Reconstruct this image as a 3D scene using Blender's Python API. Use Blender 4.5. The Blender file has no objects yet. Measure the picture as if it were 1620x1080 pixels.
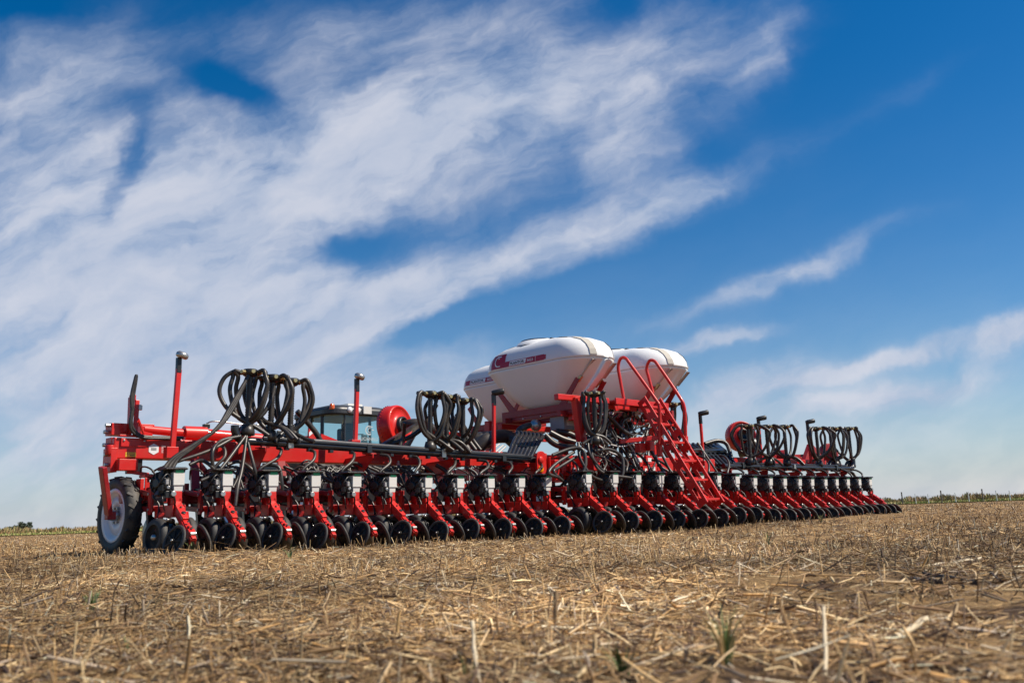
import bpy, bmesh, math, random
import numpy as np
from mathutils import Vector, Matrix, noise as mnoise
random.seed(7); RNG = np.random.default_rng(11)
rad = math.radians
S = bpy.context.scene
COL = S.collection

# ------------------------------------------------------------------ camera
CAM_H = 0.27
F_PX = 1413.0
R = Matrix(((0.7094006, 0.1104374, 0.6960994),
            (-0.7039542, 0.1595491, 0.6920929),
            (-0.0346291, -0.9809932, 0.1909271)))      # columns: right, down, forward
cam_d = bpy.data.cameras.new("camera"); cam = bpy.data.objects.new("camera", cam_d); COL.objects.link(cam)
cam_d.sensor_width = 36.0; cam_d.lens = F_PX / 1620.0 * 36.0
cam_d.clip_start = 0.05; cam_d.clip_end = 3000
rt, dn, fw = R.col[0], R.col[1], R.col[2]
m = Matrix.Identity(4)
for i in range(3):
    m[i][0] = rt[i]; m[i][1] = -dn[i]; m[i][2] = -fw[i]
m.translation = (0, 0, CAM_H)
cam.matrix_world = m
cam_d.dof.use_dof = True; cam_d.dof.focus_distance = 12.5; cam_d.dof.aperture_fstop = 3.8
S.camera = cam

# ------------------------------------------------------------------ light
SUN_AZ = Vector((0.62, -0.78, 0)).normalized(); SUN_EL = rad(50)
sun_dir = Vector((SUN_AZ.x * math.cos(SUN_EL), SUN_AZ.y * math.cos(SUN_EL), math.sin(SUN_EL)))
sd = bpy.data.lights.new("sun", 'SUN'); sd.energy = 5.0; sd.angle = rad(0.5); sd.color = (1.0, 0.90, 0.76)
so = bpy.data.objects.new("sun", sd); COL.objects.link(so)
so.rotation_euler = (-sun_dir).to_track_quat('-Z', 'Y').to_euler(); so.location = (10, -10, 30)
S.view_settings.view_transform = 'Standard'; S.view_settings.look = 'None'
S.view_settings.exposure = 0.38; S.view_settings.gamma = 1.0
S.cycles.max_bounces = 6; S.cycles.caustics_reflective = False; S.cycles.caustics_refractive = False


def at(x, y, X=None, Y=None, Z=None):
    """the place in the field seen at a spot of the photograph, on the plane X, Y or Z"""
    r = R @ Vector(((x - 810) / F_PX, (y - 540) / F_PX, 1.0))
    if X is not None: t = X / r.x
    elif Y is not None: t = Y / r.y
    else: t = (Z - CAM_H) / r.z
    p = r * t
    return Vector((p.x, p.y, p.z + CAM_H))


# ------------------------------------------------------------------ sky
W = bpy.data.worlds.new("World"); S.world = W; W.use_nodes = True
nt = W.node_tree; nt.nodes.clear()
def N(t, **k):
    n = nt.nodes.new(t)
    for a, v in k.items(): setattr(n, a, v)
    return n
def L(a, b): nt.links.new(a, b)
def mth(op, a, b=None, c=None, clamp=False):
    n = N('ShaderNodeMath', operation=op, use_clamp=clamp)
    for i, v in enumerate((a, b, c)):
        if v is None: continue
        if isinstance(v, (int, float)): n.inputs[i].default_value = v
        else: L(v, n.inputs[i])
    return n.outputs[0]
wo = N('ShaderNodeOutputWorld'); bg = N('ShaderNodeBackground'); L(bg.outputs[0], wo.inputs[0])
bg.inputs[1].default_value = 0.085
sky = N('ShaderNodeTexSky', sky_type='NISHITA', sun_disc=False)
sky.sun_elevation = SUN_EL; sky.sun_rotation = math.atan2(SUN_AZ.x, SUN_AZ.y)
sky.air_density = 1.0; sky.dust_density = 0.35; sky.ozone_density = 3.0; sky.altitude = 100
tc = N('ShaderNodeTexCoord')
mp = N('ShaderNodeMapping', vector_type='POINT'); mp.inputs['Rotation'].default_value = (0, 0, rad(-45))
L(tc.outputs['Generated'], mp.inputs[0])
sx = N('ShaderNodeSeparateXYZ'); L(mp.outputs[0], sx.inputs[0])
fx = mth('MAXIMUM', sx.outputs[0], 0.25)
cu = mth('DIVIDE', mth('MULTIPLY', sx.outputs[1], -1.0), fx)
cv = mth('DIVIDE', sx.outputs[2], fx)
cq = N('ShaderNodeCombineXYZ'); L(cu, cq.inputs[0]); L(cv, cq.inputs[1])
# slow warp so that no cloud edge is a clean ellipse
wn = N('ShaderNodeTexNoise', noise_dimensions='3D'); wn.inputs['Scale'].default_value = 5.0; wn.inputs['Detail'].default_value = 5
wn.inputs['Roughness'].default_value = 0.6
L(cq.outputs[0], wn.inputs['Vector'])
wsub = N('ShaderNodeVectorMath', operation='SUBTRACT'); L(wn.outputs['Color'], wsub.inputs[0]); wsub.inputs[1].default_value = (0.5, 0.5, 0.5)
wsc = N('ShaderNodeVectorMath', operation='MULTIPLY'); L(wsub.outputs[0], wsc.inputs[0]); wsc.inputs[1].default_value = (0.16, 0.09, 0)
wq = N('ShaderNodeVectorMath', operation='ADD'); L(cq.outputs[0], wq.inputs[0]); L(wsc.outputs[0], wq.inputs[1])
def qxy(x, y):
    r = R @ Vector(((x - 810) / F_PX, (y - 540) / F_PX, 1.0))
    d = (r.x + r.y) * 0.70710678
    return ((r.x - r.y) * 0.70710678 / d, r.z / d)
CLOUDS = [  # where, half size, slope, weight
    (600, 210, 330, 130, 10, .95), (430, 330, 260, 110, 10, .6), (880, 130, 220, 85, 16, .55), (640, 30, 300, 60, 3, .45), (950, 260, 130, 60, 18, .45),
    (60, 400, 210, 280, 0, .78), (200, 420, 170, 170, 0, .45), (120, 120, 200, 110, 0, .45), (220, 640, 330, 130, 3, .70), (420, 560, 240, 80, 8, .5),
    (800, 418, 320, 38, 19, .95), (1070, 312, 95, 26, 20, .62), (600, 480, 140, 40, 24, .6), (760, 625, 130, 46, 10, .6), (560, 610, 180, 60, 8, .5), (420, 450, 150, 70, 10, .5),
    (1130, 545, 80, 12, 9, .95), (1190, 610, 110, 34, 14, .85), (1410, 566, 210, 15, 10, 1.0), (1600, 533, 70, 20, 22, .85), (1440, 612, 150, 18, 8, .8), (1330, 640, 160, 30, 6, .45),
    (1320, 405, 130, 20, 18, .58), (1150, 475, 140, 18, 18, .5), (1240, 440, 60, 22, 20, .3), (1300, 700, 360, 50, 2, .38), (1215, 70, 32, 100, -38, .42), (1130, 60, 130, 60, 12, .34), (1040, 180, 120, 70, 20, .3),
    (1420, 150, 160, 22, 22, .14), (1250, 330, 160, 16, 20, .08),
    (530, 398, 85, 26, 6, -.8), (330, 115, 90, 34, -28, -.5), (420, 150, 60, 26, -20, -.35), (205, 150, 50, 30, 8, -.45), (205, 290, 18, 95, -8, -.6), (225, 210, 30, 40, -8, -.3),
    (740, 505, 170, 22, 16, -.7), (980, 455, 160, 24, 18, -.6), (660, 545, 60, 22, 14, -.3),
    (40, 20, 110, 40, 0, -.3), (960, 10, 60, 30, 30, -.25), (890, 250, 26, 70, -30, -.3), (1120, 240, 50, 40, 10, -.2),
]
tot = None
for (x, y, hx, hy, ang, wgt) in CLOUDS:
    q0 = qxy(x, y)
    mm = N('ShaderNodeMapping', vector_type='TEXTURE')
    mm.inputs['Location'].default_value = (q0[0], q0[1], 0)
    mm.inputs['Rotation'].default_value = (0, 0, rad(ang + 2))
    mm.inputs['Scale'].default_value = (hx / 1330.0, hy / 1330.0, 1)
    L(wq.outputs[0], mm.inputs[0])
    dd = N('ShaderNodeVectorMath', operation='DOT_PRODUCT'); L(mm.outputs[0], dd.inputs[0]); L(mm.outputs[0], dd.inputs[1])
    e = mth('EXPONENT', mth('MULTIPLY', dd.outputs['Value'], -0.9))
    tot = mth('MULTIPLY', e, wgt) if tot is None else mth('MULTIPLY_ADD', e, wgt, tot)
# fibrous detail, drawn out along the wind
fm = N('ShaderNodeMapping', vector_type='TEXTURE'); fm.inputs['Rotation'].default_value = (0, 0, rad(24)); fm.inputs['Scale'].default_value = (0.26, 0.12, 1)
L(wq.outputs[0], fm.inputs[0])
fn = N('ShaderNodeTexNoise'); fn.inputs['Scale'].default_value = 1.9; fn.inputs['Detail'].default_value = 11; fn.inputs['Roughness'].default_value = 0.54; fn.inputs['Distortion'].default_value = 0.15
L(fm.outputs[0], fn.inputs['Vector'])
f2 = N('ShaderNodeTexNoise'); f2.inputs['Scale'].default_value = 26; f2.inputs['Detail'].default_value = 8; f2.inputs['Roughness'].default_value = 0.65
L(wq.outputs[0], f2.inputs['Vector'])
f3m = N('ShaderNodeMapping', vector_type='TEXTURE'); f3m.inputs['Rotation'].default_value = (0, 0, rad(21)); f3m.inputs['Scale'].default_value = (0.075, 0.014, 1); L(wq.outputs[0], f3m.inputs[0])
f3 = N('ShaderNodeTexNoise'); f3.inputs['Scale'].default_value = 1.0; f3.inputs['Detail'].default_value = 7; f3.inputs['Roughness'].default_value = 0.6; f3.inputs['Distortion'].default_value = 0.15; L(f3m.outputs[0], f3.inputs['Vector'])
det0 = mth('MULTIPLY', mth('SUBTRACT', f3.outputs[0], 0.5), 0.6)
det = mth('ADD', det0, mth('ADD', mth('MULTIPLY', mth('SUBTRACT', fn.outputs[0], 0.5), 1.7), mth('MULTIPLY', mth('SUBTRACT', f2.outputs[0], 0.5), 0.5)))
hz = mth('MULTIPLY', mth('EXPONENT', mth('MULTIPLY', mth('MAXIMUM', cv, 0.0), -10.0)), 0.8)
dens = mth('MULTIPLY', tot, mth('ADD', mth('MULTIPLY', det, 1.0), 0.95))
mr = N('ShaderNodeMapRange', interpolation_type='SMOOTHSTEP'); L(dens, mr.inputs[0])
mr.inputs[1].default_value = 0.0; mr.inputs[2].default_value = 1.25; mr.inputs[3].default_value = 0.0; mr.inputs[4].default_value = 0.90
alpha = mth('MAXIMUM', mr.outputs[0], 0.0)
one = mth('SUBTRACT', 1.0, mth('MULTIPLY', mth('SUBTRACT', 1.0, alpha), mth('SUBTRACT', 1.0, hz)), clamp=True)
skg = N('ShaderNodeHueSaturation'); skg.inputs['Saturation'].default_value = 1.46; skg.inputs['Value'].default_value = 0.92; skg.inputs['Hue'].default_value = 0.502
L(sky.outputs[0], skg.inputs['Color'])
mx = N('ShaderNodeMix', data_type='RGBA'); L(one, mx.inputs[0]); L(skg.outputs[0], mx.inputs[6])
cc = N('ShaderNodeMix', data_type='RGBA'); ccf = N('ShaderNodeMapRange'); L(fn.outputs[0], ccf.inputs[0]); ccf.inputs[1].default_value = 0.38; ccf.inputs[2].default_value = 0.66
L(ccf.outputs[0], cc.inputs[0]); cc.inputs[6].default_value = (4.1, 4.8, 6.2, 1); cc.inputs[7].default_value = (5.9, 6.15, 7.0, 1); L(cc.outputs[2], mx.inputs[7])
L(mx.outputs[2], bg.inputs[0])

# ------------------------------------------------------------------ materials
def material(name, base, rough=0.5, metal=0.0, var=0.0, vscale=8.0, base2=None, bump=0.0, bscale=60.0, coat=0.0, spec=0.5, rvar=0.0):
    mt = bpy.data.materials.new(name); mt.use_nodes = True
    t = mt.node_tree; b = t.nodes['Principled BSDF']
    b.inputs['Base Color'].default_value = (*base, 1); b.inputs['Roughness'].default_value = rough; b.inputs['Metallic'].default_value = metal
    b.inputs['Coat Weight'].default_value = coat; b.inputs['Coat Roughness'].default_value = 0.08
    b.inputs['Specular IOR Level'].default_value = spec
    if var or bump or rvar:
        tc_ = t.nodes.new('ShaderNodeTexCoord'); no = t.nodes.new('ShaderNodeTexNoise')
        no.inputs['Scale'].default_value = vscale; no.inputs['Detail'].default_value = 6; no.inputs['Roughness'].default_value = 0.65
        t.links.new(tc_.outputs['Object'], no.inputs['Vector'])
        if var:
            rp = t.nodes.new('ShaderNodeValToRGB'); rp.color_ramp.elements[0].position = 0.42; rp.color_ramp.elements[1].position = 0.72
            rp.color_ramp.elements[0].color = (*base, 1); c2 = base2 or tuple(c * 1.5 for c in base)
            rp.color_ramp.elements[1].color = tuple(base[i] * (1 - var) + c2[i] * var for i in range(3)) + (1,)
            t.links.new(no.outputs[0], rp.inputs[0]); t.links.new(rp.outputs[0], b.inputs['Base Color'])
        if rvar:
            r_ = t.nodes.new('ShaderNodeMapRange'); r_.inputs[3].default_value = rough - rvar; r_.inputs[4].default_value = rough + rvar
            t.links.new(no.outputs[0], r_.inputs[0]); t.links.new(r_.outputs[0], b.inputs['Roughness'])
        if bump:
            n2 = t.nodes.new('ShaderNodeTexNoise'); n2.inputs['Scale'].default_value = bscale; n2.inputs['Detail'].default_value = 4
            t.links.new(tc_.outputs['Object'], n2.inputs['Vector'])
            bp = t.nodes.new('ShaderNodeBump'); bp.inputs['Strength'].default_value = bump; bp.inputs['Distance'].default_value = 0.01
            t.links.new(n2.outputs[0], bp.inputs['Height']); t.links.new(bp.outputs[0], b.inputs['Normal'])
    return mt
DUST = (0.30, 0.24, 0.17)
RED = material("red_paint", (0.56, 0.012, 0.009), 0.42, var=0.10, vscale=5, base2=DUST, coat=0.12, rvar=0.08, spec=0.4)
SHADE_RED = material("shaded_red_paint", (0.30, 0.008, 0.012), 0.45, var=0.14, vscale=6, base2=DUST, coat=0.1, rvar=0.08, spec=0.4)  # same red paint with shade put into the colour, for pieces in shadow
BLK = material("black_plastic", (0.012, 0.012, 0.013), 0.38, var=0.25, vscale=14, base2=(0.06, 0.052, 0.042), rvar=0.1)
STEEL = material("black_steel", (0.018, 0.019, 0.024), 0.3, metal=0.2, var=0.2, vscale=6, base2=(0.07, 0.06, 0.05), rvar=0.08, coat=0.2)
RUB = material("rubber", (0.022, 0.022, 0.023), 0.62, var=0.55, vscale=7, base2=(0.13, 0.105, 0.075), bump=0.15, bscale=90)
HOSE = material("hose_rubber", (0.024, 0.022, 0.021), 0.40, var=0.5, vscale=7, base2=(0.12, 0.095, 0.07), rvar=0.1)
WHT = material("white_plastic", (0.66, 0.65, 0.62), 0.45, var=0.12, vscale=20, base2=(0.4, 0.36, 0.3))
TANK = material("tank_plastic", (0.80, 0.805, 0.805), 0.40, var=0.06, vscale=2.2, base2=(0.55, 0.52, 0.47), spec=0.45)
MBLK = material("matt_black", (0.012, 0.012, 0.012), 0.75, var=0.65, vscale=9, base2=(0.11, 0.088, 0.06), spec=0.25)
GRY = material("grey_plastic", (0.30, 0.30, 0.30), 0.5, var=0.2, vscale=12, base2=(0.2, 0.18, 0.15))
STRAP = material("strap_webbing", (0.50, 0.47, 0.41), 0.7)
GALV = material("galvanised", (0.45, 0.44, 0.42), 0.35, metal=0.8, var=0.2, vscale=30, base2=(0.3, 0.28, 0.25))
BRASS = material("zinc_yellow", (0.55, 0.45, 0.22), 0.35, metal=0.7)
RIMW = material("white_rim_paint", (0.80, 0.81, 0.83), 0.35, var=0.12, vscale=5, base2=(0.36, 0.31, 0.25))
GREEN = material("green_sticker", (0.02, 0.32, 0.12), 0.45)
DECW = material("white_decal", (0.8, 0.8, 0.8), 0.4)
DECR = material("crimson_decal", (0.42, 0.014, 0.03), 0.35)
DECK = material("dark_decal", (0.06, 0.02, 0.03), 0.4)
YEL = material("yellow_decal", (0.80, 0.55, 0.04), 0.45)
AMBER = material("amber_reflector", (0.85, 0.32, 0.01), 0.2, coat=0.5)
ORNG = material("orange_lens", (0.6, 0.10, 0.01), 0.2, coat=0.4)
LENS = material("lamp_glass", (0.75, 0.78, 0.8), 0.1, coat=0.6)
WIRE = material("pale_cable", (0.55, 0.53, 0.5), 0.5)
TRW = material("tractor_light_paint", (0.62, 0.61, 0.57), 0.35, coat=0.3)
TRD = material("tractor_dark_trim", (0.035, 0.037, 0.04), 0.4)
SEATM = material("seat_cloth", (0.05, 0.055, 0.06), 0.8)
GLS = bpy.data.materials.new("tinted_glass"); GLS.use_nodes = True
_t = GLS.node_tree; _t.nodes.clear()
_o = _t.nodes.new('ShaderNodeOutputMaterial'); _mx = _t.nodes.new('ShaderNodeMixShader'); _tr = _t.nodes.new('ShaderNodeBsdfTransparent'); _gl = _t.nodes.new('ShaderNodeBsdfGlossy')
_lw = _t.nodes.new('ShaderNodeLayerWeight'); _pw = _t.nodes.new('ShaderNodeMath'); _pw.operation = 'POWER'; _pw.inputs[1].default_value = 4.0; _t.links.new(_lw.outputs['Facing'], _pw.inputs[0]); _fr = _t.nodes.new('ShaderNodeMath'); _fr.operation = 'MULTIPLY_ADD'; _fr.inputs[1].default_value = 0.8; _fr.inputs[2].default_value = 0.07; _t.links.new(_pw.outputs[0], _fr.inputs[0])
_tr.inputs[0].default_value = (0.76, 0.92, 0.91, 1); _gl.inputs['Roughness'].default_value = 0.03
_t.links.new(_fr.outputs[0], _mx.inputs[0]); _t.links.new(_tr.outputs[0], _mx.inputs[1]); _t.links.new(_gl.outputs[0], _mx.inputs[2]); _t.links.new(_mx.outputs[0], _o.inputs[0])

# ------------------------------------------------------------------ mesh kit
ORG = {}
class MB:
    def __init__(s): s.v = []; s.f = []; s.mi = []; s.sm = []
    def add(s, vs, fs, m=0, smooth=False):
        k = len(s.v); s.v += [Vector(p) for p in vs]
        for f in fs: s.f.append([i + k for i in f]); s.mi.append(m); s.sm.append(smooth)
        return s
    def box(s, c, d, M=None, m=0):
        hx, hy, hz_ = d[0] / 2, d[1] / 2, d[2] / 2
        vs = [Vector((x, y, z)) for x in (-hx, hx) for y in (-hy, hy) for z in (-hz_, hz_)]
        if M is not None: vs = [M @ p for p in vs]
        vs = [p + Vector(c) for p in vs]
        return s.add(vs, [(0, 1, 3, 2), (4, 6, 7, 5), (0, 4, 5, 1), (2, 3, 7, 6), (0, 2, 6, 4), (1, 5, 7, 3)], m)
    def bar(s, a, b, w, h, m=0, up=(0, 0, 1)):
        a, b = Vector(a), Vector(b); d = b - a; z = d.normalized(); u = Vector(up)
        x = z.cross(u)
        if x.length < 1e-4: x = z.cross(Vector((1, 0, 0)))
        x.normalize(); y = x.cross(z)
        M = Matrix((x, y, z)).transposed()
        return s.box((a + b) / 2, (w, h, d.length), M, m)
    def tube(s, pts, r, seg=8, m=0, smooth=True, caps=True, rib=0.0):
        pts = [Vector(p) for p in pts]; n = len(pts); vs = []
        prev = None
        for i, p in enumerate(pts):
            t = (pts[min(i + 1, n - 1)] - pts[max(i - 1, 0)]).normalized()
            if prev is None:
                a = Vector((0, 0, 1)) if abs(t.z) < 0.9 else Vector((1, 0, 0)); x = t.cross(a).normalized()
            else:
                x = (prev - t * prev.dot(t)).normalized()
            prev = x; y = t.cross(x)
            rr = r[i] if isinstance(r, (list, tuple)) else r
            if rib and i % 2: rr *= 1 - rib
            for k in range(seg):
                an = 2 * math.pi * k / seg
                vs.append(p + (x * math.cos(an) + y * math.sin(an)) * rr)
        fs = [(i * seg + k, i * seg + (k + 1) % seg, (i + 1) * seg + (k + 1) % seg, (i + 1) * seg + k) for i in range(n - 1) for k in range(seg)]
        s.add(vs, fs, m, smooth)
        if caps:
            s.add(vs[:seg], [tuple(range(seg))[::-1]], m); s.add(vs[-seg:], [tuple(range(seg))], m)
        return s
    def lathe(s, prof, seg, M=None, m=0, smooth=True):
        """profile of (radius, height[, material]) round local z"""
        M = M or Matrix.Identity(4); n = len(prof)
        vs = [M @ Vector((p[0] * math.cos(2 * math.pi * k / seg), p[0] * math.sin(2 * math.pi * k / seg), p[1])) for p in prof for k in range(seg)]
        for i in range(n - 1):
            mi = prof[i][2] if len(prof[i]) > 2 else m
            s.add([], [], mi)
        k0 = len(s.v); s.v += vs
        for i in range(n - 1):
            mi = prof[i][2] if len(prof[i]) > 2 else m
            for k in range(seg):
                s.f.append([k0 + i * seg + k, k0 + i * seg + (k + 1) % seg, k0 + (i + 1) * seg + (k + 1) % seg, k0 + (i + 1) * seg + k]); s.mi.append(mi); s.sm.append(smooth)
        return s
    def prism(s, poly, t, M=None, m=0):
        """polygon in local xy, thickness along z"""
        M = M or Matrix.Identity(4); n = len(poly)
        vs = [M @ Vector((p[0], p[1], -t / 2)) for p in poly] + [M @ Vector((p[0], p[1], t / 2)) for p in poly]
        fs = [tuple(range(n))[::-1], tuple(range(n, 2 * n))] + [(i, (i + 1) % n, n + (i + 1) % n, n + i) for i in range(n)]
        return s.add(vs, fs, m)
    def build(s, name, mats, parent=None, local=False, bevel=0.0, origin=None):
        if not isinstance(mats, (list, tuple)): mats = [mats]
        me = bpy.data.meshes.new(name)
        c = Vector((0, 0, 0))
        if not local:
            if origin is not None: c = Vector(origin)
            else:
                a = np.array([tuple(p) for p in s.v]); c = Vector((a.min(0) + a.max(0)) / 2)
        me.from_pydata([tuple(p - c) for p in s.v], [], s.f)
        for mt in mats: me.materials.append(mt)
        me.polygons.foreach_set('material_index', s.mi); me.polygons.foreach_set('use_smooth', s.sm); me.update()
        bm_ = bmesh.new(); bm_.from_mesh(me); bmesh.ops.recalc_face_normals(bm_, faces=bm_.faces); bm_.to_mesh(me); bm_.free()
        o = bpy.data.objects.new(name, me); COL.objects.link(o)
        if parent is not None:
            o.parent = parent; o.location = c - (Vector((0, 0, 0)) if local else ORG[parent.name])
        else: o.location = c
        ORG[o.name] = c
        if bevel:
            bv = o.modifiers.new("bevel", 'BEVEL'); bv.width = bevel; bv.segments = 2; bv.limit_method = 'ANGLE'; bv.angle_limit = rad(40)
        return o
def empty(name, loc, label=None, cat=None, group=None):
    o = bpy.data.objects.new(name, None); COL.objects.link(o); o.location = loc; o.empty_display_size = 0.2; ORG[o.name] = Vector(loc)
    if label: tag(o, label, cat, group)
    return o
def tag(o, label, cat, group=None, kind=None):
    o['label'] = label; o['category'] = cat
    if group: o['group'] = group
    if kind: o['kind'] = kind
def smooth_path(pts, n=6):
    P = [Vector(p) for p in pts]; P = [P[0] * 2 - P[1]] + P + [P[-1] * 2 - P[-2]]; out = []
    for i in range(1, len(P) - 2):
        p0, p1, p2, p3 = P[i - 1:i + 3]
        for k in range(n):
            t = k / n
            out.append(0.5 * ((2 * p1) + (p2 - p0) * t + (2 * p0 - 5 * p1 + 4 * p2 - p3) * t * t + (3 * p1 - p0 - 3 * p2 + p3) * t ** 3))
    out.append(P[-2]); return out
def frame(o, x, y, z):
    M = Matrix.Identity(4)
    for i in range(3): M[i][0] = x[i]; M[i][1] = y[i]; M[i][2] = z[i]; M[i][3] = o[i]
    return M
def axis_frame(o, z, up=(0, 0, 1)):
    z = Vector(z).normalized(); x = Vector(up).cross(z)
    if x.length < 1e-4: x = Vector((1, 0, 0))
    x.normalize(); return frame(o, x, z.cross(x), z)
def text_mesh(body, size, bold=0.0):
    cu_ = bpy.data.curves.new("lettering", 'FONT'); cu_.body = body; cu_.size = size; cu_.align_x = 'LEFT'; cu_.offset = bold; cu_.resolution_u = 3
    ob = bpy.data.objects.new("lettering", cu_); COL.objects.link(ob)
    me = bpy.data.meshes.new_from_object(ob.evaluated_get(bpy.context.evaluated_depsgraph_get()))
    vs = [tuple(v.co) for v in me.vertices]; fs = [tuple(p.vertices) for p in me.polygons]
    bpy.data.objects.remove(ob); bpy.data.curves.remove(cu_); bpy.data.meshes.remove(me)
    return vs, fs

# ------------------------------------------------------------------ the field
_tab = RNG.random((256, 256))
def vnoise(x, y):
    xi = np.floor(x).astype(int); yi = np.floor(y).astype(int); fx_ = x - xi; fy_ = y - yi
    fx_ = fx_ * fx_ * (3 - 2 * fx_); fy_ = fy_ * fy_ * (3 - 2 * fy_)
    g = lambda a, b: _tab[a % 256, b % 256]
    return (g(xi, yi) * (1 - fx_) + g(xi + 1, yi) * fx_) * (1 - fy_) + (g(xi, yi + 1) * (1 - fx_) + g(xi + 1, yi + 1) * fx_) * fy_ - 0.5
def gz(x, y):
    x = np.asarray(x, float); y = np.asarray(y, float)
    d = np.hypot(x, y)
    h = 0.045 * vnoise(x * 0.55 + 3, y * 0.55) + 0.040 * vnoise(x * 1.9, y * 1.9 + 9) + 0.030 * vnoise(x * 5.2, y * 5.2) + 0.020 * vnoise(x * 13, y * 13) + 0.010 * vnoise(x * 33, y * 33)
    h = h * np.clip(0.35 + d / 9.0, 0.45, 1.0) * np.clip(1.6 - d / 40.0, 0.35, 1.0) - 0.012
    under = np.exp(-np.clip(np.abs(y - 8.6) - 1.0, 0, None) ** 2 / 0.3) * ((x > 2.5) & (x < 21))
    t = np.clip((x - 10.0) / 8.0, 0, 1); t = t * t * (3 - 2 * t)
    t2 = np.clip((8.2 - x) / 4.0, 0, 1) * np.clip((y - 4.5) / 3.0, 0, 1)
    return h * (1 - 0.45 * under) + 0.055 * t2 - 0.045 + 0.10 * t * np.clip(1.6 - d / 60.0, 0, 1)
def field_ground():
    nr, na = 330, 640
    r = np.concatenate([[0.0], np.geomspace(0.35, 900, nr - 1)]); a = np.linspace(0, 2 * np.pi, na, endpoint=False)
    # finer slices on the side of the planter
    a = a + 0.55 * np.sin(2 * (a - rad(45)) + np.pi) * 0.5 * -1
    rr, aa = np.meshgrid(r, a, indexing='ij'); x = rr * np.cos(aa); y = rr * np.sin(aa); z = gz(x, y)
    v = np.stack([x, y, z], -1).reshape(-1, 3)
    i, j = np.meshgrid(np.arange(nr - 1), np.arange(na), indexing='ij'); j2 = (j + 1) % na
    f = np.stack([i * na + j, (i + 1) * na + j, (i + 1) * na + j2, i * na + j2], -1).reshape(-1, 4)
    me = bpy.data.meshes.new("field_ground"); fill(me, v, f, 4)
    me.polygons.foreach_set('use_smooth', np.ones(len(f), bool))
    o = bpy.data.objects.new("field_ground", me); COL.objects.link(o); o['kind'] = 'structure'
    mt = bpy.data.materials.new("straw_covered_soil"); mt.use_nodes = True; t = mt.node_tree; b = t.nodes['Principled BSDF']
    tc_ = t.nodes.new('ShaderNodeTexCoord')
    def noi(s, d=6, ro=0.6):
        n = t.nodes.new('ShaderNodeTexNoise'); n.inputs['Scale'].default_value = s; n.inputs['Detail'].default_value = d; n.inputs['Roughness'].default_value = ro
        t.links.new(tc_.outputs['Object'], n.inputs['Vector']); return n.outputs[0]
    def ramp(fac, stops):
        n = t.nodes.new('ShaderNodeValToRGB'); el = n.color_ramp.elements
        while len(el) < len(stops): el.new(0.5)
        for e, (p, c) in zip(el, stops): e.position = p; e.color = (*c, 1)
        t.links.new(fac, n.inputs[0]); return n.outputs[0]
    soil = ramp(noi(30, 8, 0.7), [(0.3, (0.030, 0.019, 0.013)), (0.55, (0.105, 0.066, 0.042)), (0.75, (0.22, 0.145, 0.09))])
    straw = ramp(noi(90, 6, 0.75), [(0.32, (0.10, 0.068, 0.038)), (0.5, (0.34, 0.215, 0.10)), (0.68, (0.58, 0.42, 0.21))])
    msk = ramp(noi(3.2, 8, 0.7), [(0.40, (0, 0, 0)), (0.56, (1, 1, 1))])
    # beyond the loose straw we see, the same cover goes on as a mean tone
    mxn = t.nodes.new('ShaderNodeMix'); mxn.data_type = 'RGBA'; t.links.new(msk, mxn.inputs[0]); t.links.new(soil, mxn.inputs[6]); t.links.new(straw, mxn.inputs[7])
    big = ramp(noi(0.12, 3), [(0.35, (0.86, 0.84, 0.8)), (0.65, (1.1, 1.08, 1.04))])
    mu = t.nodes.new('ShaderNodeMix'); mu.data_type = 'RGBA'; mu.blend_type = 'MULTIPLY'; mu.inputs[0].default_value = 1; t.links.new(mxn.outputs[2], mu.inputs[6]); t.links.new(big, mu.inputs[7])
    t.links.new(mu.outputs[2], b.inputs['Base Color']); b.inputs['Roughness'].default_value = 0.95; b.inputs['Specular IOR Level'].default_value = 0.15
    bp = t.nodes.new('ShaderNodeBump'); bp.inputs['Strength'].default_value = 0.8; bp.inputs['Distance'].default_value = 0.02
    t.links.new(noi(70, 8, 0.7), bp.inputs['Height']); t.links.new(bp.outputs[0], b.inputs['Normal'])
    me.materials.append(mt)
def fill(me, v, f, k):
    me.vertices.add(len(v)); me.vertices.foreach_set('co', np.ascontiguousarray(v, np.float32).ravel())
    me.loops.add(f.size); me.loops.foreach_set('vertex_index', np.ascontiguousarray(f, np.int32).ravel())
    me.polygons.add(len(f)); me.polygons.foreach_set('loop_start', np.arange(0, f.size, k, dtype=np.int32)); me.polygons.foreach_set('loop_total', np.full(len(f), k, np.int32))
    me.update(calc_edges=True); me.validate()
field_ground()

def attr_material(name, rough=0.7, trans=0.0):
    mt = bpy.data.materials.new(name); mt.use_nodes = True; t = mt.node_tree; b = t.nodes['Principled BSDF']
    at_ = t.nodes.new('ShaderNodeAttribute'); at_.attribute_name = 'tint'
    no = t.nodes.new('ShaderNodeTexNoise'); no.inputs['Scale'].default_value = 40; tc_ = t.nodes.new('ShaderNodeTexCoord'); t.links.new(tc_.outputs['Object'], no.inputs['Vector'])
    mr_ = t.nodes.new('ShaderNodeMapRange'); mr_.inputs[1].default_value = 0.3; mr_.inputs[2].default_value = 0.7; mr_.inputs[3].default_value = 0.7; mr_.inputs[4].default_value = 1.2; t.links.new(no.outputs[0], mr_.inputs[0])
    vm = t.nodes.new('ShaderNodeVectorMath'); vm.operation = 'SCALE'; t.links.new(at_.outputs['Color'], vm.inputs[0]); t.links.new(mr_.outputs[0], vm.inputs['Scale'])
    t.links.new(vm.outputs[0], b.inputs['Base Color']); b.inputs['Roughness'].default_value = rough; b.inputs['Specular IOR Level'].default_value = 0.3
    return mt
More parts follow.
